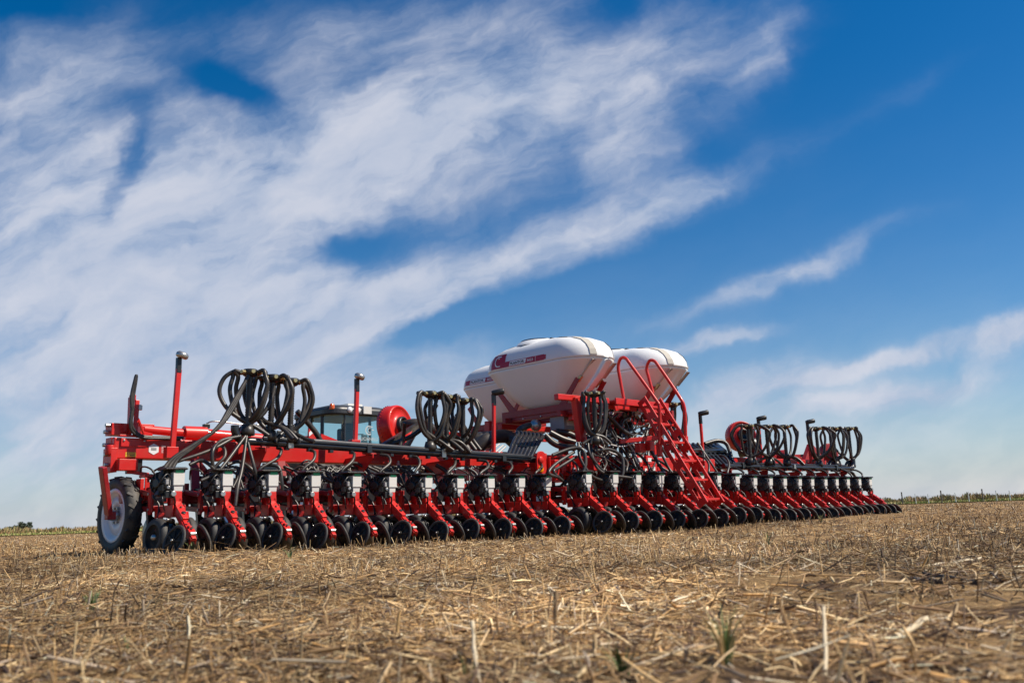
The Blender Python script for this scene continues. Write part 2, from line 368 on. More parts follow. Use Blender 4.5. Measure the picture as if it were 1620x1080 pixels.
STRAW_M = attr_material("straw", 0.62)
PAL = np.array([(0.60, 0.395, 0.18), (0.70, 0.52, 0.28), (0.46, 0.285, 0.13), (0.55, 0.39, 0.21), (0.30, 0.18, 0.09), (0.17, 0.105, 0.062), (0.80, 0.66, 0.46), (0.42, 0.33, 0.24), (0.07, 0.045, 0.031), (0.50, 0.29, 0.11)])
PW = np.array([.16, .11, .16, .12, .14, .12, .06, .05, .07, .04]); PW = PW / PW.sum()
def straw_mesh(name, x, y, ln, r, phi, tilt, bend, lift, flat):
    """bent stalk pieces: three rings of three points each, or flattened into leaves"""
    n = len(x); ts = np.array([-0.5, 0.0, 0.5])
    dx, dy = np.cos(phi), np.sin(phi); ct, st = np.cos(tilt), np.sin(tilt)
    d = np.stack([dx * ct, dy * ct, st], -1); side = np.stack([-dy, dx, np.zeros(n)], -1); up = np.cross(d, side) * -1
    up = np.cross(d, side); up *= np.sign(up[:, 2:3] + 1e-9)
    c = np.stack([x, y, gz(x, y) + lift + np.abs(st) * ln * 0.5], -1)
    ang = RNG.random(n) * 6.28; V = np.empty((n, 3, 3, 3))
    tw = RNG.normal(0, 0.5, n)
    for i, t in enumerate(ts):
        p = c + d * (t * ln)[:, None] + side * (bend * ln * (0.25 - t * t) * np.cos(ang))[:, None] + up * (bend * ln * (0.25 - t * t) * np.sin(ang))[:, None]
        for k in range(3):
            a = 2 * np.pi * k / 3 + ang + tw * t
            rad_ = r * (1.0 if i == 1 else 0.8)
            V[:, i, k] = p + side * (np.cos(a) * rad_)[:, None] + up * (np.sin(a) * rad_ * (1 - 0.75 * flat))[:, None]
    base = (np.arange(n) * 9)[:, None]
    q = []
    for i in range(2):
        for k in range(3):
            q.append([i * 3 + k, i * 3 + (k + 1) % 3, (i + 1) * 3 + (k + 1) % 3, (i + 1) * 3 + k])
    q = np.array(q); f = (base[:, :, None] + q[None]).reshape(-1, 4)
    me = bpy.data.meshes.new(name); fill(me, V.reshape(-1, 3), f, 4)
    ci = RNG.choice(len(PAL), n, p=PW); col = PAL[ci] * RNG.uniform(0.88, 1.48, (n, 1)); col = np.clip(col, 0, 1)
    patch = np.clip(0.85 + 0.9 * vnoise(x * 0.9 + 40, y * 0.9), 0.5, 1.25); col = col * patch[:, None]
    ca = me.color_attributes.new('tint', 'FLOAT_COLOR', 'POINT')
    ca.data.foreach_set('color', np.concatenate([np.repeat(col, 9, 0), np.ones((n * 9, 1))], 1).astype(np.float32).ravel())
    me.materials.append(STRAW_M)
    o = bpy.data.objects.new(name, me); COL.objects.link(o); return o
def ring_pts(n, r0, r1, half=50):
    r = np.sqrt(RNG.uniform(r0 * r0, r1 * r1, n)); a = rad(44) + rad(half) * RNG.uniform(-1, 1, n)
    return r * np.cos(a), r * np.sin(a)
def loose_straw():
    X, Y, LN, RA, PH, TI, BE, LI, FL = ([] for _ in range(9))
    for (n, r0, r1, rmin, rmax, lmin, lmax) in ((15000, 0.9, 1.9, .0008, .0026, .02, .12), (44000, 1.9, 3.6, .0008, .0028, .02, .13), (95000, 3.6, 7.5, .0010, .0032, .03, .14), (130000, 7.5, 16, .0016, .0042, .03, .14), (80000, 16, 42, .003, .008, .05, .15), (26000, 42, 115, .010, .024, .05, .13)):
        x, y = ring_pts(n, r0, r1)
        keep = vnoise(x * 1.1 + 70, y * 1.1) + 0.6 * vnoise(x * 3.1, y * 3.1 + 20) + RNG.normal(0, .18, n) > -0.10 - .12 * np.clip((y - x + 2) / 4, -1, 1)
        x, y = x[keep], y[keep]; n = len(x)
        X.append(x); Y.append(y); LN.append(lmin + (lmax - lmin) * RNG.beta(1.4, 3.2, n)); RA.append(RNG.uniform(rmin, rmax, n) * np.where(RNG.random(n) < .07, 2.3, 1))
        PH.append(RNG.uniform(0, 2 * np.pi, n)); ti = RNG.normal(0, 0.16, n)
        up = RNG.random(n) < 0.045; ti[up] = RNG.uniform(0.4, 1.45, up.sum()); TI.append(ti)
        BE.append(np.abs(RNG.normal(0, .22, n))); LI.append(RNG.exponential(.008, n)); FL.append((RNG.random(n) < .5).astype(float))
    o = straw_mesh("straw_litter", *[np.concatenate(a) for a in (X, Y, LN, RA, PH, TI, BE, LI, FL)])
    tag(o, "loose pale straw and chopped stalks strewn over the brown field", "straw", kind='stuff')
    n = 6800; x, y = ring_pts(n, .9, 9.0); big_ = np.arange(n) < 620; x[big_], y[big_] = ring_pts(620, 1.0, 5.0); o = straw_mesh("coarse_straw", x, y, np.where(big_, RNG.uniform(.06, .20, n), RNG.uniform(.05, .18, n)), np.where(big_, RNG.uniform(.003, .0065, n), RNG.uniform(.0018, .0044, n)), RNG.uniform(0, 6.28, n), RNG.normal(.05, .16, n), np.abs(RNG.normal(0, .12, n)), RNG.exponential(.012, n) + .006, (RNG.random(n) < .6).astype(float))
    tag(o, "longer coarse pale stalk pieces tangled on top of the loose straw", "straw", kind='stuff')
    # upright stubble
    X, Y, LN, RA = [], [], [], []
    for (n, r0, r1, rr) in ((500, 1.6, 5, .0022), (5200, 5, 9, .0024), (11000, 9, 18, .0035), (14000, 18, 50, .007)):
        x, y = ring_pts(n, r0, r1); k = vnoise(x * .8 + 9, y * .8) + RNG.normal(0, .2, n) > 0; x, y = x[k], y[k]; n = len(x)
        X.append(x); Y.append(y); LN.append(RNG.uniform(.04, .13, n)); RA.append(np.full(n, rr) * RNG.uniform(.7, 1.5, n))
    x, y, ln, ra = [np.concatenate(a) for a in (X, Y, LN, RA)]; n = len(x)
    o = straw_mesh("stubble", x, y, ln, ra, RNG.uniform(0, 6.28, n), RNG.uniform(.7, 1.5, n), np.abs(RNG.normal(0, .12, n)), np.zeros(n), (RNG.random(n) < .3).astype(float))
    tag(o, "short upright straw stubble standing in the field", "stubble", kind='stuff')
loose_straw()

# ------------------------------------------------------------------ the planter
PO = Vector((11.8, 8.6, 0))
planter = empty("seed_planter", PO, "very wide red row crop planter with white seed tanks and black hoses", "planter")
NX = [4.1 + .525 * n for n in range(29)]
NY = [8.978, 8.957, 8.926, 8.897, 8.869, 8.855, 8.818, 8.793, 8.759, 8.734, 8.718, 8.389, 8.355, 8.331, 8.301, 8.28, 8.255, 8.24, 8.214, 8.211, 8.209, 8.208, 8.204, 8.206, 8.205, 8.205, 8.207, 8.203, 8.208]
NZ = [.553, .546, .539, .531, .524, .517, .509, .502, .500, .507, .513, .545, .543, .541, .537, .534, .536, .538, .527, .502, .498, .494, .490, .487, .486, .489, .491, .493, .492]

def wheel_profile(rim, rad_, w):
    return None
def row_unit():
    b = MB()                                                        # frame, painted red, its forward pieces in the shade-darkened red
    b.box((0, .0, .545), (.088, .07, .13))                          # neck below the hopper
    b.box((0, .18, .415), (.08, .38, .09)); b.box((-.062, .14, .41), (.014, .42, .12)); b.box((.062, .14, .41), (.014, .42, .12))
    b.box((-.105, .36, .53), (.02, .10, .24), None, 3); b.box((.105, .36, .53), (.02, .10, .24), None, 3); b.box((0, .38, .45), (.20, .05, .06), None, 3)
    for x in (-.11, .11):
        b.bar((x, .36, .60), (x, .76, .66), .022, .055, 3); b.bar((x, .36, .44), (x, .76, .48), .022, .055, 3)
        b.box((x, .36, .52), (.026, .06, .26))
    b.box((-.09, .76, .60), (.05, .06, .30), None, 3); b.box((.09, .76, .60), (.05, .06, .30), None, 3); b.box((0, .775, .56), (.2, .03, .08), None, 3)
    b.bar((-.13, .04, .40), (-.16, .06, .22), .025, .05); b.bar((.13, .04, .40), (.16, .06, .22), .025, .05)
    for x in (-.122, .122):
        for (y, z) in ((.37, .60), (.37, .44), (.75, .66), (.75, .48)): b.lathe([(.0, -.014), (.017, -.014), (.017, .014), (0, .014)], 6, axis_frame((x, y, z), (1, 0, 0)), 1, False)
    for z in (.66, .50): b.box((0, .56, z), (.12, .30, .04), None, 2)  # black blocks filling the gaps between links, standing in for shade
    b.box((.0, .40, .60), (.15, .04, .16), None, 2); b.tube(smooth_path([(-.09, .38, .66), (-.10, .30, .56), (-.06, .26, .48), (-.10, .18, .36)], 4), .014, 6, 2); b.tube(smooth_path([(.10, .36, .62), (.12, .26, .52), (.10, .20, .40)], 4), .014, 6, 2)
    u = b.build("row_unit", [RED, GALV, BLK, SHADE_RED], None, local=True, bevel=.004)
    # closing arm: a long sloping casting, dark of its holes put on as black discs
    a = MB(); A, B = Vector((0, .0, .475)), Vector((-.06, -.52, .115)); d = (B - A).normalized(); sd_ = Vector((1, 0, 0)); nrm = d.cross(sd_).normalized() * -1
    if nrm.z < 0: nrm = -nrm
    Lh = (B - A).length
    def strip(w0, w1, t0, t1, off, h):
        vs = []
        for t, w in ((t0, w0), (t1, w1)):
            c = A + (B - A) * t + nrm * off
            for sx_ in (-1, 1):
                for hh in (0, h): vs.append(c + sd_ * (sx_ * w / 2) + nrm * hh)
        a.add(vs, [(0, 1, 3, 2), (4, 6, 7, 5), (0, 4, 5, 1), (2, 3, 7, 6), (0, 2, 6, 4), (1, 5, 7, 3)], 0)
    strip(.060, .082, -.04, .20, 0, .045); strip(.080, .062, .2003, .50, -.004, .048); strip(.052, .056, .5003, .78, -.014, .036); strip(.066, .070, .7803, .90, -.004, .044); strip(.050, .044, .9003, 1.0, -.012, .034)
    a.bar(B + Vector((-.14, .07, .0)), B + Vector((.14, .07, .0)), .026, .026, 1)
    for sx_ in (-1, 1):
        a.bar(A + sd_ * sx_ * .036 - nrm * .02, B + sd_ * sx_ * .026 - nrm * .02, .010, .055)
    for t, rr in ((.36, .022), (.62, .014), (.80, .013), (.20, .012)):
        c = A + (B - A) * t; a.lathe([(0, .050), (rr, .050), (rr, .0565), (0, .0565)], 10, axis_frame(c, nrm, d), 1, False)
    a.lathe([(0, -.09), (.018, -.09), (.018, .09), (0, .09)], 8, axis_frame(A + (B - A) * .45 - nrm * .05, d), 1, False); a.tube(smooth_path([A + (B - A) * .2 + Vector((.04, 0, -.02)), A + (B - A) * .45 + Vector((.055, 0, .0)), A + (B - A) * .7 + Vector((.03, 0, -.01))], 4), .010, 6, 1); a.box(A + (B - A) * .72 + nrm * .028, (.03, .05, .03)); a.box(A + Vector((.028, -.02, .040)), (.035, .03, .045)); a.box(A + Vector((-.035, .0, .04)), (.03, .05, .05)); a.box((.0, -.06, .40), (.02, .08, .06))
    a.lathe([(0, -.03), (.02, -.03), (.02, .03), (0, .03)], 8, axis_frame(A + (B - A) * .9 + nrm * .03, sd_), 2, False)
    a.build("closing_arm", [RED, BLK, GALV], u, local=True, bevel=.003)
    # closing wheels, spoked, set in a V
    for s_, cx_ in ((-1, -.215), (1, .095)):
        w = MB(); ax = Vector((s_ * .93, -.16 * 1.0, .33)).normalized(); M = axis_frame((cx_, -.43, .115), ax)
        w.lathe([(.128, -.013), (.150, -.014), (.160, -.005), (.160, .005), (.150, .014), (.128, .013), (.128, -.013)], 32, M, 0)
        w.lathe([(0, -.004), (.130, -.004), (.130, .002), (0, .002)], 30, M, 1)
        for k in range(7):
            an = 2 * math.pi * k / 7; dv = Vector((math.cos(an), math.sin(an), 0))
            w.bar(M @ (dv * .03 + Vector((0, 0, .006))), M @ (dv * .128 + Vector((0, 0, .006))), .018, .012, 1, up=ax)
        w.lathe([(0, -.02), (.026, -.02), (.028, .016), (.016, .026), (0, .026)], 12, M, 1); w.lathe([(0, .02), (.012, .02), (.012, .036), (0, .036)], 8, M, 2)
        w.build("closing_wheel", [RUB, MBLK, GALV], u, local=True)
    # gauge wheels
    for s_ in (-1, 1):
        w = MB(); M = axis_frame((s_ * .165, .06, .155), (s_, -.10, .10))
        w.lathe([(.125, -.052), (.165, -.056), (.187, -.038), (.190, 0.0), (.187, .038), (.165, .056), (.125, .052)], 32, M, 0)
        w.lathe([(0, .020), (.05, .020), (.055, .035), (.075, .024), (.118, .034), (.126, .053)], 28, M, 1)
        w.lathe([(0, -.020), (.118, -.034), (.126, -.053)], 28, M, 1)
        w.lathe([(0, .05), (.028, .05), (.03, .02)], 12, M, 2)
        w.build("gauge_wheel", [RUB, MBLK, GALV], u, local=True)
    # opener discs
    w = MB()
    for s_ in (-1, 1):
        w.lathe([(0, -.003), (.19, -.003), (.193, 0), (.19, .003), (0, .003)], 30, axis_frame((s_ * .028, .16, .14), (s_, -.05, .06)), 0)
    w.lathe([(0, -.002), (.2, -.002), (.2, .002), (0, .002)], 26, axis_frame((-.01, .56, .18), (1, 0, 0)), 0)
    w.bar((-.01, .56, .19), (-.01, .62, .48), .05, .05, 0)
    w.build("opener_disc", STEEL, u, local=True)
    # seed meter: drum with ribbed housing
    w = MB(); M = axis_frame((-.125, .09, .695), (-1, -.28, .04))
    w.lathe([(0, -.075), (.100, -.075, 1), (.114, -.062, 1), (.114, -.044, 1), (.106, -.042), (.106, -.028, 1), (.122, -.026, 1), (.122, -.012)], 28, M, 0)
    w.lathe([(.124, -.012), (.124, .012), (.114, .014), (.114, .040), (.104, .046), (.100, .030), (.052, .034), (.050, .060), (.040, .068), (0, .068)], 28, M, 0, False)
    for k in range(10):
        an = 2 * math.pi * k / 10; dv = Vector((math.cos(an), math.sin(an), 0)); w.bar(M @ (dv * .045 + Vector((0, 0, .040))), M @ (dv * .104 + Vector((0, 0, .040))), .009, .022, 0, up=(-1, 0, 0))
    w.box((-.10, -.03, .575), (.09, .09, .07)); w.lathe([(0, -.03), (.028, -.03), (.028, .03), (0, .03)], 10, axis_frame((-.075, -.075, .58), (0, 1, 0)), 2, False)
    w.tube(smooth_path([(-.12, -.02, .62), (-.09, -.09, .60), (-.05, -.08, .50), (-.03, .0, .40)], 4), .011, 6)
    w.tube(smooth_path([(-.15, .0, .60), (-.17, -.06, .52), (-.13, -.02, .42)], 4), .008, 6)
    w.tube(smooth_path([(-.20, -.02, .66), (-.19, -.07, .72), (-.13, -.06, .78), (-.08, -.05, .74)], 4), .009, 6); w.box((-.17, -.03, .64), (.04, .05, .06), Matrix.Rotation(.5, 3, 'Z')); w.box((-.13, -.06, .70), (.03, .03, .05), None, 1); w.lathe([(0, -.02), (.018, -.02), (.018, .02), (0, .02)], 8, axis_frame((-.12, -.07, .645), (-.3, -1, 0)), 2, False)
    w.box((-.16, .05, .59), (.05, .08, .05), Matrix.Rotation(.4, 3, 'Y')); w.box((-.06, .12, .80), (.07, .09, .05))
    w.build("seed_meter", [BLK, GRY, GALV], u, local=True, bevel=.004)
    # small hopper, white, with black lid and green sticker
    w = MB()
    def loft(rings, m):
        vs = []
        for (cx_, cy_, hx_, hy_, z_) in rings: vs += [(cx_ - hx_, cy_ - hy_, z_), (cx_ + hx_, cy_ - hy_, z_), (cx_ + hx_, cy_ + hy_, z_), (cx_ - hx_, cy_ + hy_, z_)]
        n = len(rings); fs = [(i * 4 + k, i * 4 + (k + 1) % 4, i * 4 + 4 + (k + 1) % 4, i * 4 + 4 + k) for i in range(n - 1) for k in range(4)] + [(3, 2, 1, 0), (4 * n - 4, 4 * n - 3, 4 * n - 2, 4 * n - 1)]
        w.add(vs, fs, m)
    loft([(0, 0, .044, .036, .611), (0, .0, .046, .04, .655), (.004, .005, .058, .05, .672), (.004, .01, .06, .06, .80)], 0)
    loft([(.004, .01, .0615, .062, .8003), (.004, .01, .064, .064, .822)], 1)
    w.box((.006, -.0518, .808), (.085, .006, .028), None, 2); w.box((.004, -.0465, .668), (.10, .004, .006), None, 1)
    loft([(-.03, .03, .11, .10, .8225), (-.03, .03, .118, .11, .835), (-.03, .03, .10, .09, .85)], 1)
    w.build("seed_hopper", [WHT, BLK, GREEN], u, local=True, bevel=.005)
    # depth stop and hydraulic downforce
    w = MB(); w.lathe([(0, -.07), (.022, -.07), (.028, -.05), (.028, .03), (.018, .04), (.018, .055), (0, .055)], 12, axis_frame((-.10, -.09, .315), (-.75, -.65, .12)), 0)
    w.lathe([(0, .05), (.014, .05), (.014, .075), (0, .075)], 10, axis_frame((-.10, -.09, .315), (-.75, -.65, .12)), 1)
    w.build("depth_stop", [BLK, GALV], u, local=True)
    w = MB(); w.lathe([(0, -.14), (.032, -.14), (.032, .06), (.014, .062), (.014, .16), (0, .16)], 12, axis_frame((.05, .55, .66), (0, .75, -.5)), 0)
    w.tube(smooth_path([(.05, .45, .72), (.10, .40, .84), (.13, .62, .90), (.10, .80, .86)], 5), .011, 6, 1); w.tube(smooth_path([(.02, .45, .72), (-.06, .46, .86), (-.08, .66, .90), (-.02, .82, .80)], 5), .010, 6, 1)
    w.lathe([(0, -.03), (.035, -.03), (.035, .03), (0, .03)], 10, axis_frame((.02, .70, .80), (0, 0, 1)), 0); w.box((.06, .66, .80), (.05, .09, .05), None, 2)
    w.build("downforce_cylinder", [BLK, HOSE, GALV], u, local=True)
    return u
unit0 = row_unit(); unit0.parent = planter
def place_unit(u, n):
    dz = NZ[n] - .53
    u.location = Vector((NX[n], NY[n], dz)) - PO
    u.rotation_euler = (random.uniform(-.03, .03), random.uniform(-.014, .014), random.uniform(-.045, .045))
    ORG[u.name] = Vector((NX[n], NY[n], dz))
kids = list(unit0.children)
place_unit(unit0, 0)
for n in range(1, 29):
    u = unit0.copy(); COL.objects.link(u); u.parent = planter; place_unit(u, n)
    for ch in kids:
        c = ch.copy(); COL.objects.link(c); c.parent = u
        if ch.name.startswith(("closing_wheel", "gauge_wheel")): pass

# toolbar that carries the rows, main wing beams
b = MB()
b.bar((3.85, 9.80, .60), (9.75, 9.53, .56), .12, .13); b.bar((9.60, 9.20, .60), (13.95, 9.05, .60), .13, .13); b.bar((13.80, 9.02, .55), (19.0, 9.02, .55), .12, .13)
b.build("toolbar", SHADE_RED, planter, bevel=.01)
def beam(name, a, c, h, w, m):
    q = MB(); q.bar(a, c, w, h); return q.build(name, m, planter, bevel=.012)
wl = beam("wing_beam", (3.77, 9.92, 1.13), (10.3, 9.65, 1.09), .225, .20, RED)
wr = beam("wing_beam", (13.4, 9.15, 1.09), (18.6, 9.10, 1.09), .225, .20, RED)

# lettering and stickers on the left wing beam (rear face)
def beam_y(x): return 9.92 + (x - 3.77) * (9.65 - 9.92) / (10.3 - 3.77) - .1005
def decal_on_beam(name, polys_, parent, off=.003):
    q = MB()
    for vs, fs, mi, lift in polys_:
        q.add([(x, beam_y(x) - off - lift, z) for (x, z) in vs], fs, mi)
    return q
hexa = [(4.19 + .062 * math.sin(rad(60 * k)), 1.125 + .062 * math.cos(rad(60 * k))) for k in range(6)]
q = decal_on_beam("beam_decal", [(hexa, [tuple(range(6))], 0, 0), ([(4.16, 1.11), (4.22, 1.11), (4.22, 1.14), (4.16, 1.14)], [(0, 1, 2, 3)], 1, .001)], wl)
q.build("hexagon_sticker", [DECW, GRY], wl)
q = MB()
for k, tx in enumerate(("Esta", "Buena", "Siembra", "SUSTENTABLE")):
    vs, fs = text_mesh(tx, .027)
    q.add([(4.275 + x, beam_y(4.275 + x) - .004, 1.152 - k * .022 + y) for (x, y, z) in vs], fs, 0)
q.build("lettering", DECW, wl)
q = decal_on_beam("w", [([(3.89, 1.035), (4.00, 1.035), (4.00, 1.085), (3.89, 1.085)], [(0, 1, 2, 3)], 0, 0), ([(3.935, 1.047), (3.985, 1.047), (3.985, 1.056), (3.935, 1.056)], [(0, 1, 2, 3)], 1, .001), ([(3.897, 1.066), (3.913, 1.066), (3.905, 1.080)], [(0, 1, 2)], 1, .001), ([(3.92, 1.068), (3.99, 1.068), (3.99, 1.074), (3.92, 1.074)], [(0, 1, 2, 3)], 1, .001)], wl)
q.build("warning_sticker", [YEL, BLK], wl)

# left end head of the wing
b = MB()
b.box((3.77, 9.92, 1.00), (.07, .22, .26)); b.box((3.89, 9.79, .945), (.20, .15, .12)); b.box((4.02, 9.90, .94), (.14, .12, .16), None, 2)
b.box((3.80, 9.98, 1.17), (.07, .16, .16)); b.box((3.86, 9.98, 1.34), (.20, .18, .13)); b.box((3.99, 9.82, 1.262), (.36, .07, .022)); b.box((3.97, 9.803, 1.19), (.28, .014, .09))
b.box((4.17, 10.02, 1.335), (.14, .12, .13)); b.box((4.18, 10.02, 1.41), (.18, .06, .02))
for (x, y, z) in ((3.74, 9.93, 1.38), (3.74, 9.97, 1.31), (3.73, 9.90, 1.06), (3.73, 9.88, .95), (3.74, 9.98, 1.17)): b.lathe([(0, -.035), (.022, -.035), (.022, .035), (0, .035)], 8, axis_frame((x, y, z), (1, 0, 0)), 1, False)
b.lathe([(0, -.05), (.05, -.05), (.05, .05), (0, .05)], 14, axis_frame((3.74, 9.86, 1.11), (0, 0, 1)), 0)
b.bar((3.985, 9.82, 1.27), (4.0, 9.84, 1.66), .045, .035, up=(0, 1, 0)); b.bar((3.945, 9.88, 1.27), (3.95, 9.90, 1.70), .018, .10, up=(0, 1, 0)); b.bar((4.01, 9.83, 1.46), (4.10, 9.84, 1.27), .022, .035, up=(0, 1, 0)); b.box((3.96, 9.87, 1.69), (.05, .07, .06)); b.box((4.03, 9.83, 1.58), (.04, .04, .06), None, 1)
b.box((3.98, 9.62, .66), (.04, .12, .26)); b.box((4.03, 9.56, .68), (.05, .02, .24)); b.box((4.12, 9.65, .82), (.22, .16, .025)); b.bar((3.93, 9.84, .88), (4.10, 9.70, .84), .05, .04); b.box((4.2, 9.62, .80), (.06, .12, .10), None, 2); b.box((4.28, 9.6, .76), (.05, .1, .08), None, 1)
for (x, z) in ((3.86, 1.21), (4.08, 1.21)): b.lathe([(0, -.006), (.012, -.006), (.012, .006), (0, .006)], 8, axis_frame((x, 9.792, z), (0, 1, 0)), 1, False)
b.build("wing_end_frame", [RED, GALV, BLK], planter, bevel=.008)
b = MB(); p = at(172, 737, Y=9.75); p2 = at(172, 815, Y=9.80)
b.bar((3.62, 9.72, .92), (3.74, 9.80, .42), .05, .12, up=(0, 1, 0)); b.box((3.76, 9.81, .415), (.09, .09, .08))
b.build("wheel_leg", SHADE_RED, planter, bevel=.008)
b = MB(); b.tube([(4.15, 10.0, 1.36), (4.62, 9.96, 1.33)], .048, 16, 0); b.tube([(4.60, 9.96, 1.33), (4.86, 9.95, 1.33)], .085, 18, 0); b.tube([(4.85, 9.95, 1.325), (5.75, 9.90, 1.28)], .068, 18, 0); b.tube([(5.74, 9.90, 1.28), (6.3, 9.86, 1.25)], .03, 12, 1); b.box((4.86, 9.94, 1.42), (.07, .06, .05), None, 2)
b.tube(smooth_path([(4.86, 9.94, 1.45), (4.95, 9.90, 1.48), (5.3, 9.88, 1.455), (5.5, 9.88, 1.44)], 4), .010, 6, 1)
b.box((5.52, 9.88, 1.44), (.10, .05, .05), None, 1)
b.build("fold_cylinder", [RED, GALV, BLK], planter, bevel=.004)
for lst in ([(208, 655), (209, 640), (210, 618), (214, 598), (216, 594), (215, 604), (212, 622), (210, 640), (211, 646)], [(211, 646), (208, 665), (211, 678), (222, 688), (240, 691), (290, 692)], [(209, 650), (206, 668), (209, 682), (220, 690), (236, 693), (285, 694)], [(208, 645), (208, 625), (212, 606), (215, 596)]):
    pts = [at(x, y, Y=9.76) for x, y in lst]
    MB().tube(smooth_path(pts, 6), .017, 8).build("hydraulic_hose", HOSE, planter)
# carrying wheels
def carry_wheel(c, r, ax):
    M = axis_frame(c, ax); w = MB()
    w.lathe([(r * .70, -.065), (r * .80, -.082), (r * .93, -.078), (r, -.05), (r * 1.005, 0), (r, .05), (r * .93, .078), (r * .80, .082), (r * .70, .065)], 56, M, 0)
    for k in range(38):
        an = 2 * math.pi * k / 38; s_ = 1 if k % 2 else -1
        a_ = M @ Vector((math.cos(an) * r * .995, math.sin(an) * r * .995, s_ * .012)); c_ = M @ Vector((math.cos(an + .10) * r * .975, math.sin(an + .10) * r * .975, s_ * .072))
        w.bar(a_, c_, .030, .028, 0, up=(a_ - Vector(c)).normalized())
    o = w.build("carrying_wheel", RUB, planter, origin=c)
    w = MB(); w.lathe([(0, .02), (.10, .02), (.11, .035), (.20, .03), (r * .52, -.03), (r * .60, .06), (r * .70, .072), (r * .71, .06)], 40, M, 0); w.lathe([(0, -.02), (r * .55, -.03), (r * .70, -.065)], 40, M, 0)
    w.lathe([(0, .12), (.045, .12), (.06, .03)], 16, M, 1)
    for k in range(6):
        an = k * 1.047; w.lathe([(0, .05), (.012, .05), (.012, .02)], 6, M @ Matrix.Translation((math.cos(an) * .085, math.sin(an) * .085, 0)), 1, False)
    w.build("wheel_rim", [RIMW, GALV], o)
carry_wheel((3.88, 9.88, .415), .405, (-1, -.03, 0.02))
carry_wheel((11.0, 10.6, .48), .48, (-1, 0, 0)); carry_wheel((12.6, 10.6, .48), .48, (-1, 0, 0)); carry_wheel((18.9, 9.3, .42), .42, (1, 0, 0))

# hose rail along both wings
YB = lambda x: 9.2 - .155 * (x - 4.9) / 4.5 if x < 11 else 8.72 - .17 * (x - 13.9) / 5.0
b = MB()
p0, p1 = Vector((4.96, 9.2, 1.19)), Vector((9.48, 9.06, 1.055))
b.tube([p0, p1], .045, 14); b.tube([p0 + Vector((.3, 0, .052)), p1 + Vector((-.2, 0, .052))], .022, 10)
b.bar(p0 + Vector((.2, -.045, .035)), p1 + Vector((-.1, -.045, .035)), .03, .03)
b.tube(smooth_path([p0, p0 + Vector((-.07, 0, .02)), p0 + Vector((-.12, 0, .10)), p0 + Vector((-.125, 0, .17))], 4), .045, 12)
for t in (.12, .36, .62, .86):
    c = p0.lerp(p1, t); b.box(c, (.07, .12, .11), None, 1 if t in (.12, .62) else 0)
for k in range(14):
    c = p0.lerp(p1, .05 + .065 * k); b.box(c + Vector((0, 0, -.055)), (.05, .05, .04))
b.build("hose_rail", [STEEL, GALV], planter, bevel=.004)
b = MB(); p0, p1 = Vector((14.0, 8.72, 1.005)), Vector((18.72, 8.56, 1.005))
b.tube([p0, p1], .045, 14); b.tube([p0 + Vector((.3, 0, .052)), p1 + Vector((-.2, 0, .052))], .022, 10)
b.tube(smooth_path([p1, p1 + Vector((.10, 0, .02)), p1 + Vector((.17, 0, .10)), p1 + Vector((.18, 0, .2))], 4), .05, 12)
for t in (.12, .5, .86): b.box(p0.lerp(p1, t), (.07, .12, .11), None, 1 if t == .5 else 0)
for k in range(14):
    c = p0.lerp(p1, .05 + .065 * k); b.box(c + Vector((0, 0, -.055)), (.05, .05, .04))
b.build("hose_rail", [STEEL, GALV], planter, bevel=.004)
# gussets that hold the rails off the wing beams
for x in (5.2, 6.65, 7.95, 9.3, 14.2, 15.4, 16.6, 17.7, 18.5):
    zt = (1.18 - (x - 4.96) * .03 if x < 11 else .985) - .05; y0 = YB(x); yb = (9.75 if x < 11 else 9.06)
    q = MB(); M = frame((x, 0, 0), Vector((0, 1, 0)), Vector((0, 0, 1)), Vector((1, 0, 0)))
    q.prism([(y0 - .03, zt), (y0 - .03, zt - .05), (yb - .35, .80), (yb, .70), (yb, zt - .02)], .016, M); q.box((x, y0 + .05, zt + .003), (.10, .16, .012))
    q.build("rail_bracket", RED if x < 11 else SHADE_RED, planter, bevel=.003)
# lower lattice behind the rows
for x in (4.6, 5.7, 6.8, 7.9, 9.0, 14.5, 15.7, 16.9, 18.1):
    y = 9.62 if x < 11 else 9.06; b = MB()
    b.bar((x, y, .64), (x + .05, y + .15, 1.0), .09, .10); b.bar((x + .3, y, .66), (x + .10, y + .15, .98), .05, .06); b.box((x + .16, y + .02, .655), (.40, .09, .03))
    b.build("wing_strut", SHADE_RED, planter, bevel=.006)

# guidance posts
def post(x, y, z0, z1, lean):
    q = MB(); d = Vector((math.tan(lean), 0, 1)); a = Vector((x, y, z0)); c = a + d * (z1 - z0)
    q.bar(a, c, .042, .045, 0, up=(0, 1, 0)); q.bar(a + Vector((.030, .012, 0)), c + Vector((.030, .012, -.1)), .02, .03, 0, up=(0, 1, 0)); q.box(a + Vector((0, .01, .06)), (.13, .09, .12))
    q.bar(c + Vector((0, 0, -.14)), c + Vector((0, 0, .03)), .050, .052, 1, up=(0, 1, 0))
    o = q.build("marker_post", [RED, BLK], planter, bevel=.004)
    h = MB(); M = axis_frame(c + Vector((.03, -.02, .060)), (.72, -.68, .22) if x > 8 else (.3, -.2, .93))
    if x < 8: h.lathe([(0, -.035), (.055, -.035), (.068, -.02), (.068, .012), (.05, .03), (0, .034)], 18, M, 0)
    else: h.lathe([(0, -.10), (.035, -.10), (.045, -.06), (.045, .07), (.036, .085), (0, .085)], 16, axis_frame(c + Vector((.05, -.05, .055)), (.72, -.68, .16)), 1)
    h.build("lamp_head", [GALV, BLK], o)
post(4.22, 9.42, 1.0, 2.07, rad(2.4)); post(6.55, 9.36, 1.15, 2.02, rad(2.2)); post(8.90, 9.30, 1.05, 1.98, rad(2.2))
